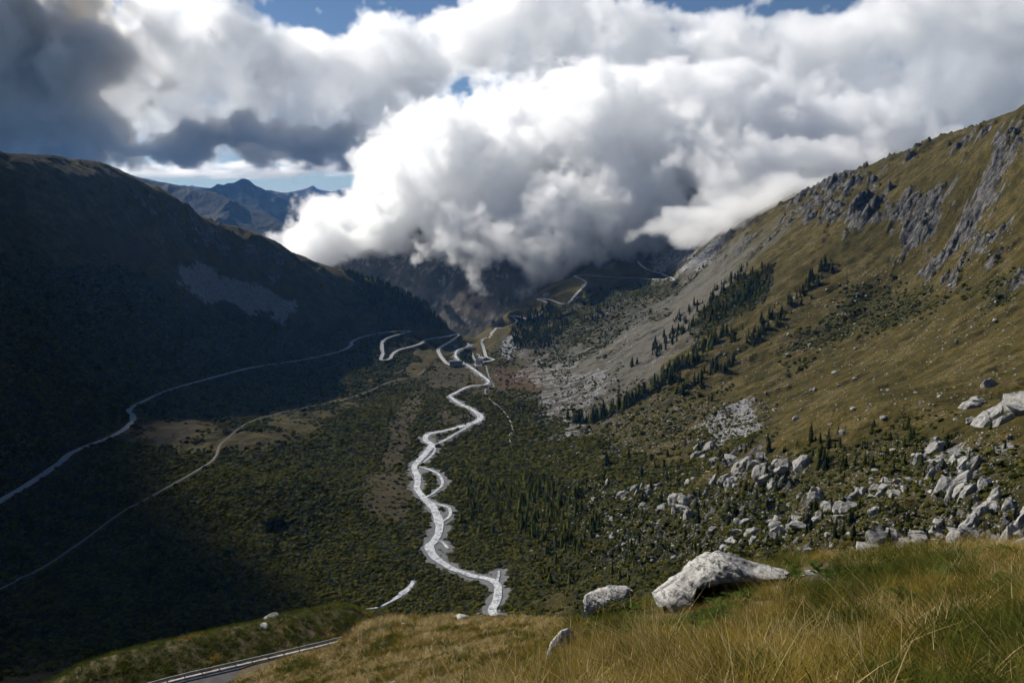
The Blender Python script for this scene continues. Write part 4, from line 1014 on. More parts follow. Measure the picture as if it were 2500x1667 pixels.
def car(label, S, u, v, side, col, nm):
    x, y, z = cast(u, v, 250, GZB); k = int(np.argmin(np.hypot(S[:, 0] - x, S[:, 1] - y))); k = min(max(k, 1), len(S) - 2)
    t = S[k + 1, :2] - S[k - 1, :2]; t /= np.linalg.norm(t); nrm = np.array([-t[1], t[0]])
    e = bpy.data.objects.new('car', None); COL.objects.link(e); p = S[k, :2] + nrm * side * 1.8
    e.location = (p[0], p[1], S[k, 2] + 0.36); e.rotation_euler = (0, 0, math.atan2(t[1], t[0])); tag(e, label, 'car', 'cars on the valley roads')
    mt, N = material(nm, 0.35); N.bsdf.inputs['Base Color'].default_value = (*col, 1); N.bsdf.inputs['Specular IOR Level'].default_value = 0.5
    b = CB.copy(); b.materials.append(mt)
    for n_, m_ in (('body', b), ('side_window', CG)):
        put(n_, m_, (0, 0, 0), 1.0, (0, 0, 0), e)
    for sx in (-1.35, 1.35):
        for sy in (-0.8, 0.8):
            put('wheel', CW, (sx, sy, 0.33), 1.0, (0, 0, 0), e)
car('dark car on the mountain road right of the village', S_grim, 1182, 852, 1, (0.02, 0.02, 0.03), 'dark_paint')
car('white car on the upper straight of the left hairpins', S_pass, 933, 848, 1, (0.7, 0.7, 0.7), 'white_paint')
car('red car on the long left road above the bench', S_pass, 646, 891, -1, (0.25, 0.02, 0.02), 'red_paint')
car('white car at the kink of the left road before the hairpins', S_pass, 849, 848, 1, (0.75, 0.75, 0.75), 'ivory_paint')

# ------------------------------------------------------------------ the slope underfoot
FG = [at(2700, 1667, 2.7), at(2500, 1667, 2.8), at(2250, 1667, 3.0), at(2000, 1667, 3.2), at(1700, 1667, 3.9), at(1450, 1667, 5.2), at(1330, 1667, 7.5), at(2000, 1900, 1.6), at(2600, 1900, 1.5),
      at(2900, 1400, 7.0), at(2500, 1366, 7.6), at(2350, 1368, 8.0), at(2200, 1376, 8.6), at(1950, 1396, 9.6), at(1800, 1418, 9.8), at(1640, 1500, 9.0), at(1570, 1504, 9.0), at(1500, 1508, 9.2), at(1400, 1530, 9.6), at(2100, 1500, 5.4), at(1800, 1540, 6.2), at(1550, 1580, 6.8),
      at(2600, 1420, 14), at(2200, 1450, 16), at(1950, 1480, 18), at(1700, 1540, 20), at(1500, 1590, 20), at(1340, 1640, 14),
      at(1280, 1700, 12), at(1200, 1800, 14), at(900, 1800, 28), at(1000, 1667, 48), at(1200, 1667, 42), at(1300, 1640, 40), at(1350, 1570, 62), at(1440, 1530, 85), at(1300, 1515, 92), at(1150, 1514, 96), at(1000, 1517, 100), at(880, 1534, 106),
      at(760, 1660, 82), at(850, 1600, 92), at(620, 1700, 88), at(1000, 1590, 76), at(1600, 1560, 70), at(2000, 1560, 60), at(2500, 1560, 50), at(600, 1900, 45), at(0, 1900, 55)]
RB = [at(210, 1720, 99.5), at(300, 1695, 101.5), at(423, 1661, 105), at(524, 1637, 107.6), at(624, 1614, 110.5), at(735, 1588, 114), at(860, 1558, 119.5), at(960, 1538, 124)]
RBs = spline(RB, 1.0); Tn, Nn_ = frame(RBs)
for p, nn in zip(RBs[::8], Nn_[::8]):
    for off, dz in (((-7.6, 0.2), (-4, 0.0)) if proj(*p)[0] < 560 else ()) + ((0.6, 0.0), (3.5, 0.5), (9, 1.2)):
        FG.append((p[0] + nn[0] * off, p[1] + nn[1] * off, p[2] + dz))
    FG.append((p[0] + nn[0] * 26, p[1] + nn[1] * 26, p[2] - 14))
FG += [at(650, 1640, 99), at(700, 1607, 104), at(800, 1590, 101), at(720, 1640, 94), at(870, 1560, 107), at(560, 1672, 95)]
FG += [(0, 0, -1.65), (3, 0, -1.35), (3, -4, -0.2), (-4, -4, -0.6), (7, 2, -1.9), (9, 5, -2.9), (12, 8, -4.0), (-4, 1, -2.6), (14, 2, -2.0), (14, -4, 0.0)]
FG += [(0, 150, -112), (-60, 160, -125), (60, 150, -105), (110, 110, -80), (-140, 120, -118)]
FC = np.array(FG, float); _fs = 40.0
_FW = _tps_fit(FC[:, :2] / _fs, FC[:, 2] / _fs, 2e-5)
def fz0(x, y):
    xs = np.ravel(x) / _fs; ys = np.ravel(y) / _fs; out = _FW[-3] + _FW[-2] * xs + _FW[-1] * ys
    for (cx, cyy), w in zip(FC[:, :2] / _fs, _FW[:-3]):
        d2 = (xs - cx) ** 2 + (ys - cyy) ** 2; out = out + w * 0.5 * d2 * np.log(d2 + 1e-12)
    return (out * _fs).reshape(np.shape(x))
FNC, FNR = 420, 430; fa0, fa1 = -0.95, 0.95; fy0, fy1 = math.log(1.5), math.log(150.0)
fga = np.linspace(fa0, fa1, FNC); fgy = np.exp(np.linspace(fy0, fy1, FNR)); FGX = fga[None] * fgy[:, None]; FGY = np.repeat(fgy[:, None], FNC, 1)
FGZ = fz0(FGX, FGY)
dr = np.full(FGX.shape, 1e9)
for p in RBs[::2]:
    dr = np.minimum(dr, np.hypot(FGX - p[0], FGY - p[1]))
soft_ = sstep(7.5, 14, dr)
FGZ = FGZ + soft_ * (np.clip(FGY / 30, 0, 1) * 0.75 * fbm(FGX / 6, FGY / 6, 4, 0.55, 120)) + sstep(0, 8, dr) * 0.09 * fbm(FGX / 0.9, FGY / 0.9, 4, 0.55, 121) * np.clip(FGY / 4, 0, 1)
def fz(x, y):
    x = np.asarray(x, float); y = np.asarray(y, float)
    ri = np.clip((np.log(np.maximum(y, 0.1)) - fy0) / (fy1 - fy0) * (FNR - 1), 0, FNR - 1.001); ci = np.clip((x / y - fa0) / (fa1 - fa0) * (FNC - 1), 0, FNC - 1.001)
    r0 = ri.astype(int); c0 = ci.astype(int); fr = ri - r0; fc = ci - c0
    return FGZ[r0, c0] * (1 - fr) * (1 - fc) + FGZ[r0 + 1, c0] * fr * (1 - fc) + FGZ[r0, c0 + 1] * (1 - fr) * fc + FGZ[r0 + 1, c0 + 1] * fr * fc
m_soil, N = material('turf_soil', 0.95)
geo = N.n('ShaderNodeNewGeometry'); n1 = N.noise(geo.outputs['Position'], 0.7, 6, 0.65); n2 = N.noise(geo.outputs['Position'], 9.0, 4, 0.65)
N.link(N.mix(N.ramp(n2, 0.35, 0.7), N.mix(N.ramp(n1, 0.4, 0.6), (0.035, 0.032, 0.012), (0.07, 0.052, 0.022)), (0.11, 0.085, 0.05)), N.bsdf.inputs['Base Color'])
bp = N.n('ShaderNodeBump'); bp.inputs['Distance'].default_value = 0.08; N.link(n2, bp.inputs['Height']); N.link(bp.outputs[0], N.bsdf.inputs['Normal'])
ii = np.arange(FNR * FNC).reshape(FNR, FNC)
q = np.stack([ii[:-1, :-1], ii[:-1, 1:], ii[1:, 1:], ii[1:, :-1]], -1).reshape(-1, 4)
fgo = mesh_obj('grass_slope', np.stack([FGX, FGY, FGZ], -1).reshape(-1, 3), q, m_soil); tag(fgo, kind='structure')
nx_, ny_ = np.meshgrid(np.arange(-6.0, 16.0, 0.12), np.arange(-5.0, 15.0, 0.12))
nz_ = fz0(nx_, ny_) + 0.09 * fbm(nx_ / 0.9, ny_ / 0.9, 4, 0.55, 121) - 0.07
ii = np.arange(nx_.size).reshape(nx_.shape)
q = np.stack([ii[:-1, :-1], ii[:-1, 1:], ii[1:, 1:], ii[1:, :-1]], -1).reshape(-1, 4)
turf = mesh_obj('near_turf', np.stack([nx_, ny_, nz_], -1).reshape(-1, 3), q, m_soil); tag(turf, kind='structure')
# near road with its guard rail
near_road = ribbon('near_road', RBs, [(-6.0, 0.14), (-0.75, 0.14)], M_ASPH2); tag(near_road, kind='structure')
ribbon('edge_line', RBs, [(-1.15, 0.145), (-1.0, 0.145)], M_PAINT, near_road)
kerb = ribbon('kerb', RBs, [(-0.62, 0.05), (-0.62, 0.26), (-0.05, 0.26), (-0.05, -0.3)], M_STONE, near_road)
M_GALV = simple_mat('galvanised_steel', (0.36, 0.36, 0.35), (0.50, 0.50, 0.49), 0.8, 0.45, 0, 4, 0.5)
M_POST = simple_mat('dark_post', (0.05, 0.045, 0.04), (0.10, 0.09, 0.08), 2.0, 0.8)
gr = bpy.data.objects.new('guard_rail', None); COL.objects.link(gr); gr.location = tuple(RBs[0]); tag(gr, 'galvanised guard rail on dark posts along the near road', 'guard rail')
RL = RBs - RBs[0]
bo = ribbon('beam', RL, [(-0.34, 0.66), (-0.42, 0.72), (-0.42, 0.80), (-0.34, 0.85), (-0.42, 0.90), (-0.42, 0.99), (-0.34, 1.04), (-0.30, 1.04), (-0.30, 0.66)], M_GALV, gr)
bm = bmesh.new(); box_bm(bm, -0.06, 0.06, -0.08, 0.08, -0.4, 0.97); PM = bm_obj('post', bm, M_POST, gr); pme = PM.data
sp_ = np.r_[0, np.cumsum(np.linalg.norm(np.diff(RBs[:, :2], axis=0), axis=1))]
for i, s in enumerate(np.arange(1.0, sp_[-1], 2.5)):
    p = [np.interp(s, sp_, RL[:, k]) for k in range(3)]; nn = [np.interp(s, sp_, Nn_[:, k]) for k in (0, 1)]
    o = PM if i == 0 else put('post', pme, (0, 0, 0), 1.0, (0, 0, 0), gr)
    o.location = (p[0] - nn[0] * 0.22, p[1] - nn[1] * 0.22, p[2]); o.rotation_euler = (0, 0, math.atan2(nn[1], nn[0]) + math.pi / 2)
# rocks in the grass
M_FROCK = rock_material('lichened_gneiss', (0.13, 0.13, 0.125), (0.40, 0.39, 0.37), 2.2, (0.12, 0.115, 0.08), (0.33, 0.55))
def slab(name, label, top, bottom, y, depth, seed, cat='boulder'):
    """boulder whose upper and lower outline are given in the photograph, standing at distance y"""
    u0, u1 = top[0][0], top[-1][0]; ns, nt = 90, 44; us = np.linspace(u0, u1, ns)
    tv = np.interp(us, [p[0] for p in top], [p[1] for p in top]); bv = np.interp(us, [p[0] for p in bottom], [p[1] for p in bottom]) + 14
    V = []
    for t in range(nt):
        s = t / (nt - 1)
        for u, a, b in zip(us, tv, bv):
            e = math.sin(math.pi * (u - u0) / (u1 - u0)) ** 0.4
            f = at(u, b, y); g = at(u, a, y + 0.25 * depth); dd = depth * (0.35 + 0.65 * e)
            if s < 0.45:
                k = s / 0.45; kk = k ** 0.8; p = (f[0] + (g[0] - f[0]) * k, y + 0.25 * dd * k ** 2.0, f[2] + (g[2] - f[2]) * kk)
            else:
                k = (s - 0.45) / 0.55; p = (g[0] * (1 + 0.04 * k), y + 0.25 * dd + 0.75 * dd * k, g[2] - (0.10 * k + 0.9 * k ** 3) * (g[2] - f[2]) - 0.30 * dd * k)
            V.append(p)
    V = np.array(V); size = (us[-1] - us[0]) * y / FPX; c = V.mean(0); V = V - c
    nrm = V / (np.linalg.norm(V, axis=1)[:, None] + 1e-6)
    r_ = np.random.default_rng(seed)
    lay = np.abs(((V @ np.array([0.35, 0.2, 0.9])) / size * 9 + 0.6 * noise3(V, 2.0 / size, 3, seed)) % 1.0 - 0.5)
    V = V + nrm * (size * (0.045 * np.round(noise3(V, 4.0 / size, 3, seed) * 4) / 4 + 0.02 * noise3(V, 5.0 / size, 4, seed) + 0.016 * noise3(V, 16.0 / size, 4, seed + 4) - 0.022 * (lay < 0.08)))[:, None]
    ext = np.abs(V).max(0); Wn = V / ext
    for _ in range(7):
        n_ = r_.normal(size=3) * np.array([1.0, 0.8, 0.9]); n_ /= np.linalg.norm(n_); q_ = Wn @ n_ - r_.uniform(0.62, 0.88)
        Wn = Wn - n_[None] * (np.clip(q_, 0, None) * 0.8)[:, None]
    V = Wn * ext + nrm * (size * 0.010 * noise3(V, 9.0 / size, 4, seed + 9))[:, None]
    ii = np.arange(ns * nt).reshape(nt, ns); q = np.stack([ii[:-1, :-1], ii[:-1, 1:], ii[1:, 1:], ii[1:, :-1]], -1).reshape(-1, 4)
    o = mesh_obj(name, V, q, M_FROCK); o.location = tuple(c); tag(o, label, cat); return o
slab('boulder', 'big tilted pale slab boulder on the crest of the grassy bump', [(1556, 1480), (1580, 1458), (1620, 1432), (1665, 1404), (1700, 1378), (1735, 1356), (1762, 1350), (1800, 1357), (1840, 1371), (1875, 1373), (1908, 1376)],
     [(1556, 1484), (1600, 1492), (1650, 1494), (1690, 1476), (1700, 1425), (1760, 1408), (1850, 1402), (1908, 1398)], 8.9, 1.5, 1)
slab('boulder', 'small pale boulder left of the big slab on the grassy bump', [(1421, 1460), (1428, 1446), (1450, 1441), (1490, 1433), (1530, 1430), (1548, 1436)], [(1421, 1505), (1450, 1480), (1490, 1450), (1548, 1446)], 9.3, 0.8, 2)
slab('boulder', 'rough lichen covered rock on the left flank of the bump', [(1328, 1610), (1345, 1566), (1370, 1537), (1392, 1530), (1404, 1545)], [(1328, 1625), (1350, 1640), (1380, 1628), (1404, 1590)], 8.4, 0.5, 3)
slab('flat_rock', 'flat pale rock sheet lying in the grass right of the slab', [(1930, 1398), (1960, 1392), (2010, 1396), (2045, 1408), (2072, 1424)], [(1930, 1402), (1970, 1406), (2020, 1416), (2050, 1428), (2072, 1440)], 9.2, 0.7, 4)
slab('flat_rock', 'white rock ledge peeping over the grass crest', [(2082, 1366), (2110, 1348), (2150, 1340), (2185, 1352)], [(2082, 1372), (2185, 1372)], 13.0, 1.2, 5)
slab('flat_rock', 'long low white ledge behind the grass crest', [(2186, 1360), (2230, 1350), (2290, 1352), (2330, 1362)], [(2186, 1374), (2330, 1376)], 13.5, 1.2, 6)
slab('flat_rock', 'bright white ledge at the right edge behind the grass', [(2446, 1350), (2470, 1326), (2510, 1312), (2560, 1310)], [(2446, 1362), (2560, 1362)], 12.0, 1.2, 7)
for lab, u, v, y, wpx, hpx, sd in (('small pale stone in the straw grass of the middle slope', 1122, 1606, 66, 28, 14, 1), ('rock knob on the crest of the straw grass slope', 1130, 1516, 95, 46, 22, 2), ('little grey stone left of the rock knob on the crest', 985, 1522, 99, 14, 12, 3),
                                   ('white rocks in the grass beyond the guard rail', 668, 1576, 124, 34, 16, 4), ('white stone just behind the guard rail', 650, 1592, 119, 26, 10, 5), ('pale stone low on the middle grass slope', 962, 1664, 52, 22, 10, 6), ('grey stone half buried by the grass crest', 930, 1528, 103, 20, 8, 7)):
    V, Fc = rock_shape(3, 700 + sd, 10); k = y / FPX * 1.08
    p = at(u, v, y); zz = float(fz(p[0], y))
    o = mesh_obj('stone', V * np.array([wpx * k * 0.55, wpx * k * 0.5, hpx * k * 0.7]), [tuple(int(i) for i in f) for f in Fc], M_FROCK, smooth=False); o.location = (p[0], y, zz + hpx * k * 0.12); o.rotation_euler = (0, 0, sd); tag(o, lab, 'stone')

# grass
M_STRAW = leaf_material('straw_blades', (0.29, 0.215, 0.08), (0.62, 0.50, 0.27), 1.2, 0.35, 0.6)
M_GOLD = leaf_material('golden_blades', (0.155, 0.110, 0.018), (0.34, 0.245, 0.055), 1.2, 0.4, 0.6)
M_GREEN = leaf_material('green_blades', (0.036, 0.052, 0.010), (0.125, 0.135, 0.026), 1.2, 0.35, 0.6)
def tuft(seed, n, h0, h1, rad, wid, lean, mat, stalk=False):
    r = random.Random(seed); V, Fc = [], []
    for _ in range(n):
        a = r.uniform(0, 6.283); rr = rad * r.random() ** 0.6; x, y = rr * math.cos(a), rr * math.sin(a); h = r.uniform(h0, h1); w = wid * r.uniform(0.7, 1.3)
        d = a + r.gauss(0, 0.9); ln = h * lean * r.uniform(0.3, 1.4); px, py = -math.sin(d) * w, math.cos(d) * w; b = len(V)
        for s, ww in ((0, 1.0), (0.4, 0.9), (0.75, 0.6)):
            o = ln * s ** 2; zz = h * (s - 0.25 * lean * s * s)
            V += [(x + math.cos(d) * o - px * ww, y + math.sin(d) * o - py * ww, zz - 0.03), (x + math.cos(d) * o + px * ww, y + math.sin(d) * o + py * ww, zz - 0.03)]
        V.append((x + math.cos(d) * ln, y + math.sin(d) * ln, h * (1 - 0.25 * lean)))
        Fc += [(b, b + 1, b + 3, b + 2), (b + 2, b + 3, b + 5, b + 4), (b + 4, b + 5, b + 6)]
        if stalk:
            b = len(V); tx, ty, tz = V[-1]
            V += [(tx - px * 2.2, ty - py * 2.2, tz - 0.07), (tx + px * 2.2, ty + py * 2.2, tz - 0.07), (tx + math.cos(d) * 0.02, ty + math.sin(d) * 0.02, tz + 0.06)]; Fc.append((b, b + 1, b + 2))
    return proto('tuft_form', V, Fc, mat)
TUFT = [tuft(1, 24, 0.16, 0.42, 0.10, 0.0040, 1.1, M_GREEN), tuft(2, 22, 0.10, 0.30, 0.13, 0.0048, 1.3, M_GREEN), tuft(3, 20, 0.20, 0.50, 0.11, 0.0030, 1.0, M_GOLD), tuft(4, 20, 0.16, 0.42, 0.13, 0.0032, 1.4, M_GOLD),
        tuft(5, 11, 0.25, 0.60, 0.14, 0.0027, 1.2, M_STRAW), tuft(6, 5, 0.40, 0.85, 0.10, 0.0017, 0.8, M_STRAW, True)]
WT = [tuft(11, 30, 0.20, 0.50, 0.30, 0.012, 1.0, M_STRAW), tuft(12, 30, 0.20, 0.48, 0.30, 0.012, 1.1, M_STRAW), tuft(13, 30, 0.18, 0.45, 0.30, 0.012, 0.9, M_GOLD), tuft(14, 30, 0.14, 0.38, 0.30, 0.014, 0.9, M_GREEN)]
def sample(n, ymin, ymax, amin, amax, pw):
    y = (ymin ** pw + RNG.random(n) * (ymax ** pw - ymin ** pw)) ** (1 / pw); a = RNG.uniform(amin, amax, n); return a * y, y
# near bump
xn, yn = sample(34000, 1.9, 13.5, -0.12, 0.86, 0.75)
zn = fz(xn, yn); un, vn = proj(xn, yn, zn)
k1 = fbm(xn / 0.9, yn / 0.9, 3, 0.6, 130); k2 = fbm(xn / 0.35 + 9, yn / 0.35, 2, 0.6, 131); rr_ = RNG.random(len(xn))
gz_ = np.exp(-((un - 2100) / 260) ** 2 - ((vn - 1420) / 45) ** 2) + np.exp(-((un - 1460) / 60) ** 2 - ((vn - 1500) / 50) ** 2) + 1.1 * np.exp(-((un - 2480) / 170) ** 2 - ((vn - 1600) / 90) ** 2) + 0.5 * np.exp(-((un - 1700) / 250) ** 2 - ((vn - 1520) / 40) ** 2)
green = k1 + 0.5 * k2 + 0.9 * gz_ + 0.5 * (rr_ - 0.5) - 0.07
vr = np.where(green > 0.12, np.where(rr_ < 0.5, 0, 1), np.where(RNG.random(len(xn)) < 0.62 - 1.1 * fbm(xn / 0.6 + 3, yn / 0.6, 3, 0.6, 137), np.where(rr_ < 0.5, 2, 3), np.where(rr_ < 0.86, 4, 5)))
bare = (np.exp(-((un - 2070) / 45) ** 2 - ((vn - 1440) / 22) ** 2) > 0.45) | (np.exp(-((un - 1540) / 18) ** 2 - ((vn - 1500) / 30) ** 2) > 0.5) | ((un > 1925) & (un < 2060) & (vn > 1392) & (vn < 1425))
keep = (fbm(xn / 0.5, yn / 0.5, 2, 0.5, 133) + 0.30 > 0) & ~bare
sc_ = np.clip(RNG.lognormal(-0.12, 0.28, len(xn)), 0.5, 1.5) * np.where(green > 0.12, 0.44, 0.40) * np.where(yn < 3.2, 0.75, 1.0) * (1 + 0.9 * fbm(xn / 0.7, yn / 0.7, 3, 0.6, 135)) * (1 - 0.6 * np.exp(-((un - 1660) / 170) ** 2 - ((vn - 1500) / 55) ** 2))
def rosette(seed, n, L, mat):
    r = random.Random(seed); V, Fc = [], []
    for i in range(n):
        a = 2.399 * i + r.uniform(-0.3, 0.3); l = L * r.uniform(0.6, 1.1); w = l * r.uniform(0.16, 0.26); up = r.uniform(0.25, 0.9); ca, sa = math.cos(a), math.sin(a); b = len(V)
        for s_, ww in ((0.05, 0.3), (0.45, 1.0), (0.8, 0.7)):
            zz = l * up * (s_ - 0.55 * s_ * s_)
            V += [(ca * l * s_ - sa * w * ww, sa * l * s_ + ca * w * ww, zz + 0.012), (ca * l * s_ + sa * w * ww, sa * l * s_ - ca * w * ww, zz + 0.012)]
        V.append((ca * l, sa * l, l * up * 0.4))
        Fc += [(b, b + 1, b + 3, b + 2), (b + 2, b + 3, b + 5, b + 4), (b + 4, b + 5, b + 6)]
    return proto('herb_form', V, Fc, mat)
M_HERB = leaf_material('herb_leaves', (0.035, 0.060, 0.012), (0.085, 0.115, 0.024), 2.0, 0.35, 0.6)
HB = [rosette(1, 14, 0.13, M_HERB), rosette(2, 20, 0.10, M_HERB), rosette(3, 11, 0.17, M_HERB)]
hx, hy = sample(1300, 4.6, 11.0, -0.1, 0.82, 0.8); hzz = fz(hx, hy); hu, hv = proj(hx, hy, hzz)
hk = (fbm(hx / 0.8 + 40, hy / 0.8, 2, 0.6, 150) > 0.12) | (np.exp(-((hu - 1450) / 50) ** 2 - ((hv - 1500) / 45) ** 2) > 0.4)
scatter('meadow_herbs', np.c_[hx, hy, hzz + 0.03][hk], RNG.uniform(0.5, 1.0, hk.sum()), RNG.uniform(0, 6.3, hk.sum()), RNG.integers(0, 3, hk.sum()), HB, 'low broad leaved herbs growing in the near grass')
xe, ye = RNG.uniform(-1.5, 13.0, 22000), RNG.uniform(-1.5, 11.0, 22000)
ke = (xe > 0.84 * ye) & (np.hypot(xe, ye) > 1.1); xe, ye = xe[ke], ye[ke]; ze = fz0(xe, ye)
ve = np.where(fbm(xe / 0.9, ye / 0.9, 3, 0.6, 130) > 0.1, RNG.integers(0, 2, len(xe)), RNG.integers(2, 6, len(xe)))
scatter('meadow_grass', np.r_[np.c_[xn, yn, zn][keep], np.c_[xe, ye, ze]], np.r_[sc_[keep], RNG.uniform(0.3, 0.6, len(xe))], RNG.uniform(0, 6.3, keep.sum() + len(xe)), np.r_[vr[keep], ve], TUFT, 'tall golden and green grass on the near bump')
# the farther slope down to the road
xm, ym = sample(72000, 36.0, 145.0, -0.85, 0.55, 1.25)
zm = fz(xm, ym); um, vm = proj(xm, ym, zm)
dm = np.full(len(xm), 1e9); sd_ = np.zeros(len(xm))
for p, nn in zip(RBs[::2], Nn_[::2]):
    dd = np.hypot(xm - p[0], ym - p[1]); m_ = dd < dm; sd_ = np.where(m_, (xm - p[0]) * nn[0] + (ym - p[1]) * nn[1], sd_); dm = np.minimum(dm, dd)
keep = ~((sd_ > -8.0) & (sd_ < 0.5) & (dm < 12)) & (um > -300) & (um < 1700) & (ym > 38)
k1 = fbm(xm / 7.0, ym / 7.0, 4, 0.6, 140); r5 = RNG.random(len(xm)); far_side = (sd_ > 0.4) & (dm < 40)
green = k1 + 0.5 * (r5 - 0.5) + 0.5 * far_side + 0.05
vr = np.where(green > 0.16, 3, np.where((r5 < 0.35) | far_side, 2, np.where(r5 < 0.7, 0, 1)))
scatter('slope_grass', np.c_[xm, ym, zm][keep], (np.clip(RNG.lognormal(0.0, 0.3, len(xm)), 0.5, 1.8) * np.clip(ym / 70, 0.7, 1.2) * np.where(far_side, 1.0, 1))[keep], RNG.uniform(0, 6.3, keep.sum()), vr[keep], WT, 'straw coloured grass on the slope above the near road')

# ------------------------------------------------------------------ clouds (real volumes) and haze
def cloud_volume(name, lo, hi, vox, blobs, holes, freq, warp, amp, gain, dens, aniso, color, seed=0.0, oct1=6, stretch=(1, 1, 1), soft=0.25):
    ng = bpy.data.node_groups.new(name + '_grid', 'GeometryNodeTree')
    ng.interface.new_socket('Geometry', in_out='OUTPUT', socket_type='NodeSocketGeometry')
    G = NT(ng)
    pos = G.n('GeometryNodeInputPosition').outputs[0]
    wn = G.n('ShaderNodeTexNoise', noise_dimensions='3D')
    sp = G.v('ADD', G.v('MULTIPLY', pos, stretch), (seed * 977.0 / freq * 0.01, seed * 13.0 / freq, 0))
    G.put(wn.inputs['Vector'], sp); wn.inputs['Scale'].default_value = freq * 0.8
    wn.inputs['Detail'].default_value = 2
    wp = G.v('ADD', pos, G.v('SCALE', G.v('SUBTRACT', wn.outputs[1], (0.5, 0.5, 0.5)), warp))
    f = None
    for (c, r) in blobs:
        g = G.m('SUBTRACT', 1.0, G.v('LENGTH', G.v('DIVIDE', G.v('SUBTRACT', wp, tuple(c)), tuple(r))))
        if f is None:
            f = g
        else:
            nd = G.n('ShaderNodeMath', operation='SMOOTH_MAX')
            G.put(nd.inputs[0], f); G.put(nd.inputs[1], g); nd.inputs[2].default_value = soft
            f = nd.outputs[0]
    for (c, r) in holes:
        g = G.m('SUBTRACT', 1.0, G.v('LENGTH', G.v('DIVIDE', G.v('SUBTRACT', wp, tuple(c)), tuple(r))))
        f = G.m('SUBTRACT', f, G.m('MULTIPLY', G.m('MAXIMUM', g, 0.0), 2.0))
    n1 = G.noise(sp, freq, oct1, 0.56, 0.2)
    bil = G.m('ABSOLUTE', G.m('SUBTRACT', G.noise(sp, freq * 2.3, oct1, 0.64), 0.5))
    n = G.m('ADD', G.m('MULTIPLY', G.m('SUBTRACT', n1, 0.5), amp), G.m('MULTIPLY', bil, -amp * 0.7))
    d = G.m('MULTIPLY', G.m('ADD', f, n), gain, clamp=True)
    vc = G.n('GeometryNodeVolumeCube')
    G.put(vc.inputs['Density'], d)
    vc.inputs['Background'].default_value = 0.0
    vc.inputs['Min'].default_value = lo; vc.inputs['Max'].default_value = hi
    for k, nm in enumerate(('Resolution X', 'Resolution Y', 'Resolution Z')):
        vc.inputs[nm].default_value = int((hi[k] - lo[k]) / vox)
    mt = bpy.data.materials.new(name); mt.use_nodes = True
    mt.node_tree.nodes.clear(); M = NT(mt.node_tree)
    pv = M.n('ShaderNodeVolumePrincipled')
    pv.inputs['Color'].default_value = (*color, 1)
    pv.inputs['Density'].default_value = dens
    pv.inputs['Anisotropy'].default_value = aniso
    mo = M.n('ShaderNodeOutputMaterial'); M.link(pv.outputs[0], mo.inputs['Volume'])
    mt.cycles.volume_step_rate = 3.0
    sm = G.n('GeometryNodeSetMaterial'); sm.inputs['Material'].default_value = mt
    G.link(vc.outputs[0], sm.inputs['Geometry'])
    go = G.n('NodeGroupOutput'); G.link(sm.outputs[0], go.inputs[0])
    me = bpy.data.meshes.new(name); me.materials.append(mt)
    o = bpy.data.objects.new(name, me); COL.objects.link(o)
    md = o.modifiers.new('cloud', 'NODES'); md.node_group = ng
    return o
def pb(u, v, y, ru, rv, ry):
    """cloud lobe centred on photo point (u, v) at distance y; radii in photo pixels and metres of depth"""
    c = at(u, v, y); k = y / FPX
    return (c, (ru * k, ry, rv * k))
BANK = [pb(790, 575, 4300, 110, 50, 400), pb(900, 540, 4200, 150, 80, 500), pb(1010, 480, 4200, 170, 110, 550), pb(1150, 430, 4100, 220, 150, 600), pb(1240, 570, 3700, 190, 110, 420),
        pb(1400, 560, 3700, 230, 130, 450), pb(1360, 380, 4200, 270, 190, 650), pb(1600, 430, 4000, 280, 160, 600), pb(1330, 650, 3450, 130, 70, 220), pb(1430, 640, 3500, 120, 60, 220),
        pb(1700, 540, 3300, 120, 50, 160), pb(1790, 490, 3200, 130, 50, 160), pb(1880, 430, 3300, 200, 80, 300), pb(1560, 300, 4300, 360, 190, 600), pb(2000, 370, 3800, 320, 120, 500), pb(1560, 560, 3550, 130, 90, 260), pb(1500, 610, 3450, 110, 60, 200), pb(1640, 500, 3500, 130, 80, 260), pb(1435, 535, 3380, 120, 110, 220),
        pb(1660, 575, 2680, 95, 30, 110), pb(1740, 530, 2650, 110, 36, 130), pb(1830, 480, 2620, 100, 34, 130), pb(1900, 435, 2620, 90, 34, 130)]
cloud = cloud_volume('cloud_bank', (-1700, 2450, -480), (2400, 4900, 690), 11.5, BANK, [], 0.0042, 320, 2.9, 10.0, 0.015, 0.5, (0.995, 0.998, 1.0), oct1=7)
tag(cloud, 'large white cloud bank lying against the far valley wall', 'cloud', kind='stuff')
YD = 17000.0
DECK = [pb(1650, 200, YD, 640, 260, 1100), pb(2150, 270, YD, 420, 200, 1000), pb(1200, 120, YD, 420, 130, 1000), pb(840, 200, YD, 340, 130, 1200), pb(540, 130, YD, 280, 160, 1200),
        pb(1420, 330, YD, 440, 180, 1000), pb(960, 330, YD, 140, 55, 800), pb(2450, 170, YD, 320, 230, 1000), pb(1300, 20, YD, 260, 80, 1200), pb(2150, 60, YD, 260, 110, 1000), pb(420, 230, YD, 170, 170, 1000)]
HOLES = [pb(745, 35, YD, 110, 55, 9000), pb(1050, -20, YD, 160, 55, 9000), pb(1670, -25, YD, 190, 70, 9000), pb(1950, -15, YD, 190, 75, 9000), pb(1170, 240, YD, 110, 70, 9000), pb(1380, -30, YD, 110, 45, 9000)]
deck = cloud_volume('cloud_deck', (-14500, 14600, 760), (15500, 19000, 6000), 58.0, DECK, HOLES, 0.0011, 1500, 3.4, 10.0, 0.0026, 0.5, (0.994, 0.997, 1.0), seed=2.0, oct1=8)
tag(deck, 'broken white cloud deck filling the sky above the cloud bank', 'cloud', kind='stuff')
YH = 21500.0
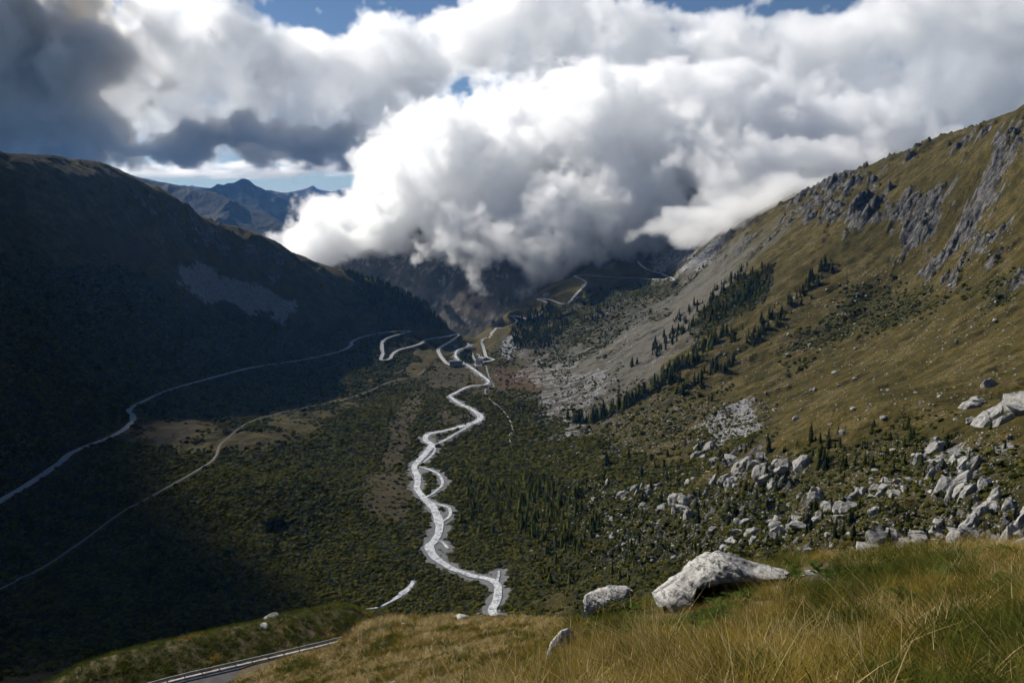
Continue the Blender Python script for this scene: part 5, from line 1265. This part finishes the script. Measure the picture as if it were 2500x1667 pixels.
STRIP = [pb(560, 424, YH, 260, 13, 700), pb(840, 412, YH, 150, 14, 600), pb(380, 415, YH, 160, 14, 600), pb(760, 398, YH, 120, 16, 600), pb(620, 405, YH, 140, 10, 500)]
strip = cloud_volume('horizon_cloud', (-11500, 20400, 780), (-3200, 22600, 2000), 60.0, STRIP, [], 0.0016, 700, 2.0, 3.0, 0.004, 0.5, (1, 1, 1), seed=12.0, oct1=6, stretch=(0.6, 1, 1.6))
tag(strip, 'thin pale cloud streaks above the blue distant peaks', 'cloud', kind='stuff')
YL = 15800.0
DARK = [pb(-40, 90, YL, 300, 240, 1800), pb(110, 300, YL, 190, 150, 1500), pb(-300, 250, YL, 450, 380, 2500), pb(600, 352, YL, 330, 28, 1200), pb(950, 396, YL, 220, 24, 1000), pb(210, 150, YL, 130, 100, 1200)]
dark = cloud_volume('dark_cloud', (-16500, 13400, 760), (-300, 18500, 6000), 75.0, DARK, [], 0.0011, 1700, 2.3, 5.0, 0.010, 0.4, (0.96, 0.945, 0.92), seed=5.0, oct1=7)
tag(dark, 'heavy dark grey cloud hanging over the left ridge', 'cloud', kind='stuff')
OVER = [((-3450, 2400, 1250), (1100, 1200, 420)), ((-2800, 1950, 1200), (700, 800, 380)), ((-2980, 1200, 1250), (800, 900, 400)), ((-3600, 3200, 1300), (1000, 900, 450))]  # unseen cloud added beyond the left edge to cast shade on the left slope
over = cloud_volume('shading_cloud', (-5000, 0, 760), (-1500, 4500, 1800), 45.0, OVER, [], 0.0016, 700, 1.6, 4.0, 0.010, 0.35, (0.96, 0.96, 0.97), seed=9.0, oct1=5)
tag(over, 'dark cloud added out of view to shade the left slope', 'cloud', kind='stuff')

def add_haze(lo, hi, dens, color):
    v = [(x, y, z) for z in (lo[2], hi[2]) for y in (lo[1], hi[1]) for x in (lo[0], hi[0])]
    f = [(0, 2, 3, 1), (4, 5, 7, 6), (0, 1, 5, 4), (2, 6, 7, 3), (0, 4, 6, 2), (1, 3, 7, 5)]
    mt = bpy.data.materials.new('haze_air'); mt.use_nodes = True; mt.node_tree.nodes.clear(); M = NT(mt.node_tree)
    pv = M.n('ShaderNodeVolumePrincipled'); pv.inputs['Color'].default_value = (*color, 1); pv.inputs['Density'].default_value = dens
    pv.inputs['Anisotropy'].default_value = 0.2
    mo = M.n('ShaderNodeOutputMaterial'); M.link(pv.outputs[0], mo.inputs['Volume'])
    mt.cycles.homogeneous_volume = True
    o = mesh_obj('haze', v, f, mt, smooth=False); tag(o, kind='stuff'); return o
haze = add_haze((-16000, -60, -1300), (16000, 30000, 720), 1.6e-5, (0.18, 0.45, 1.0))
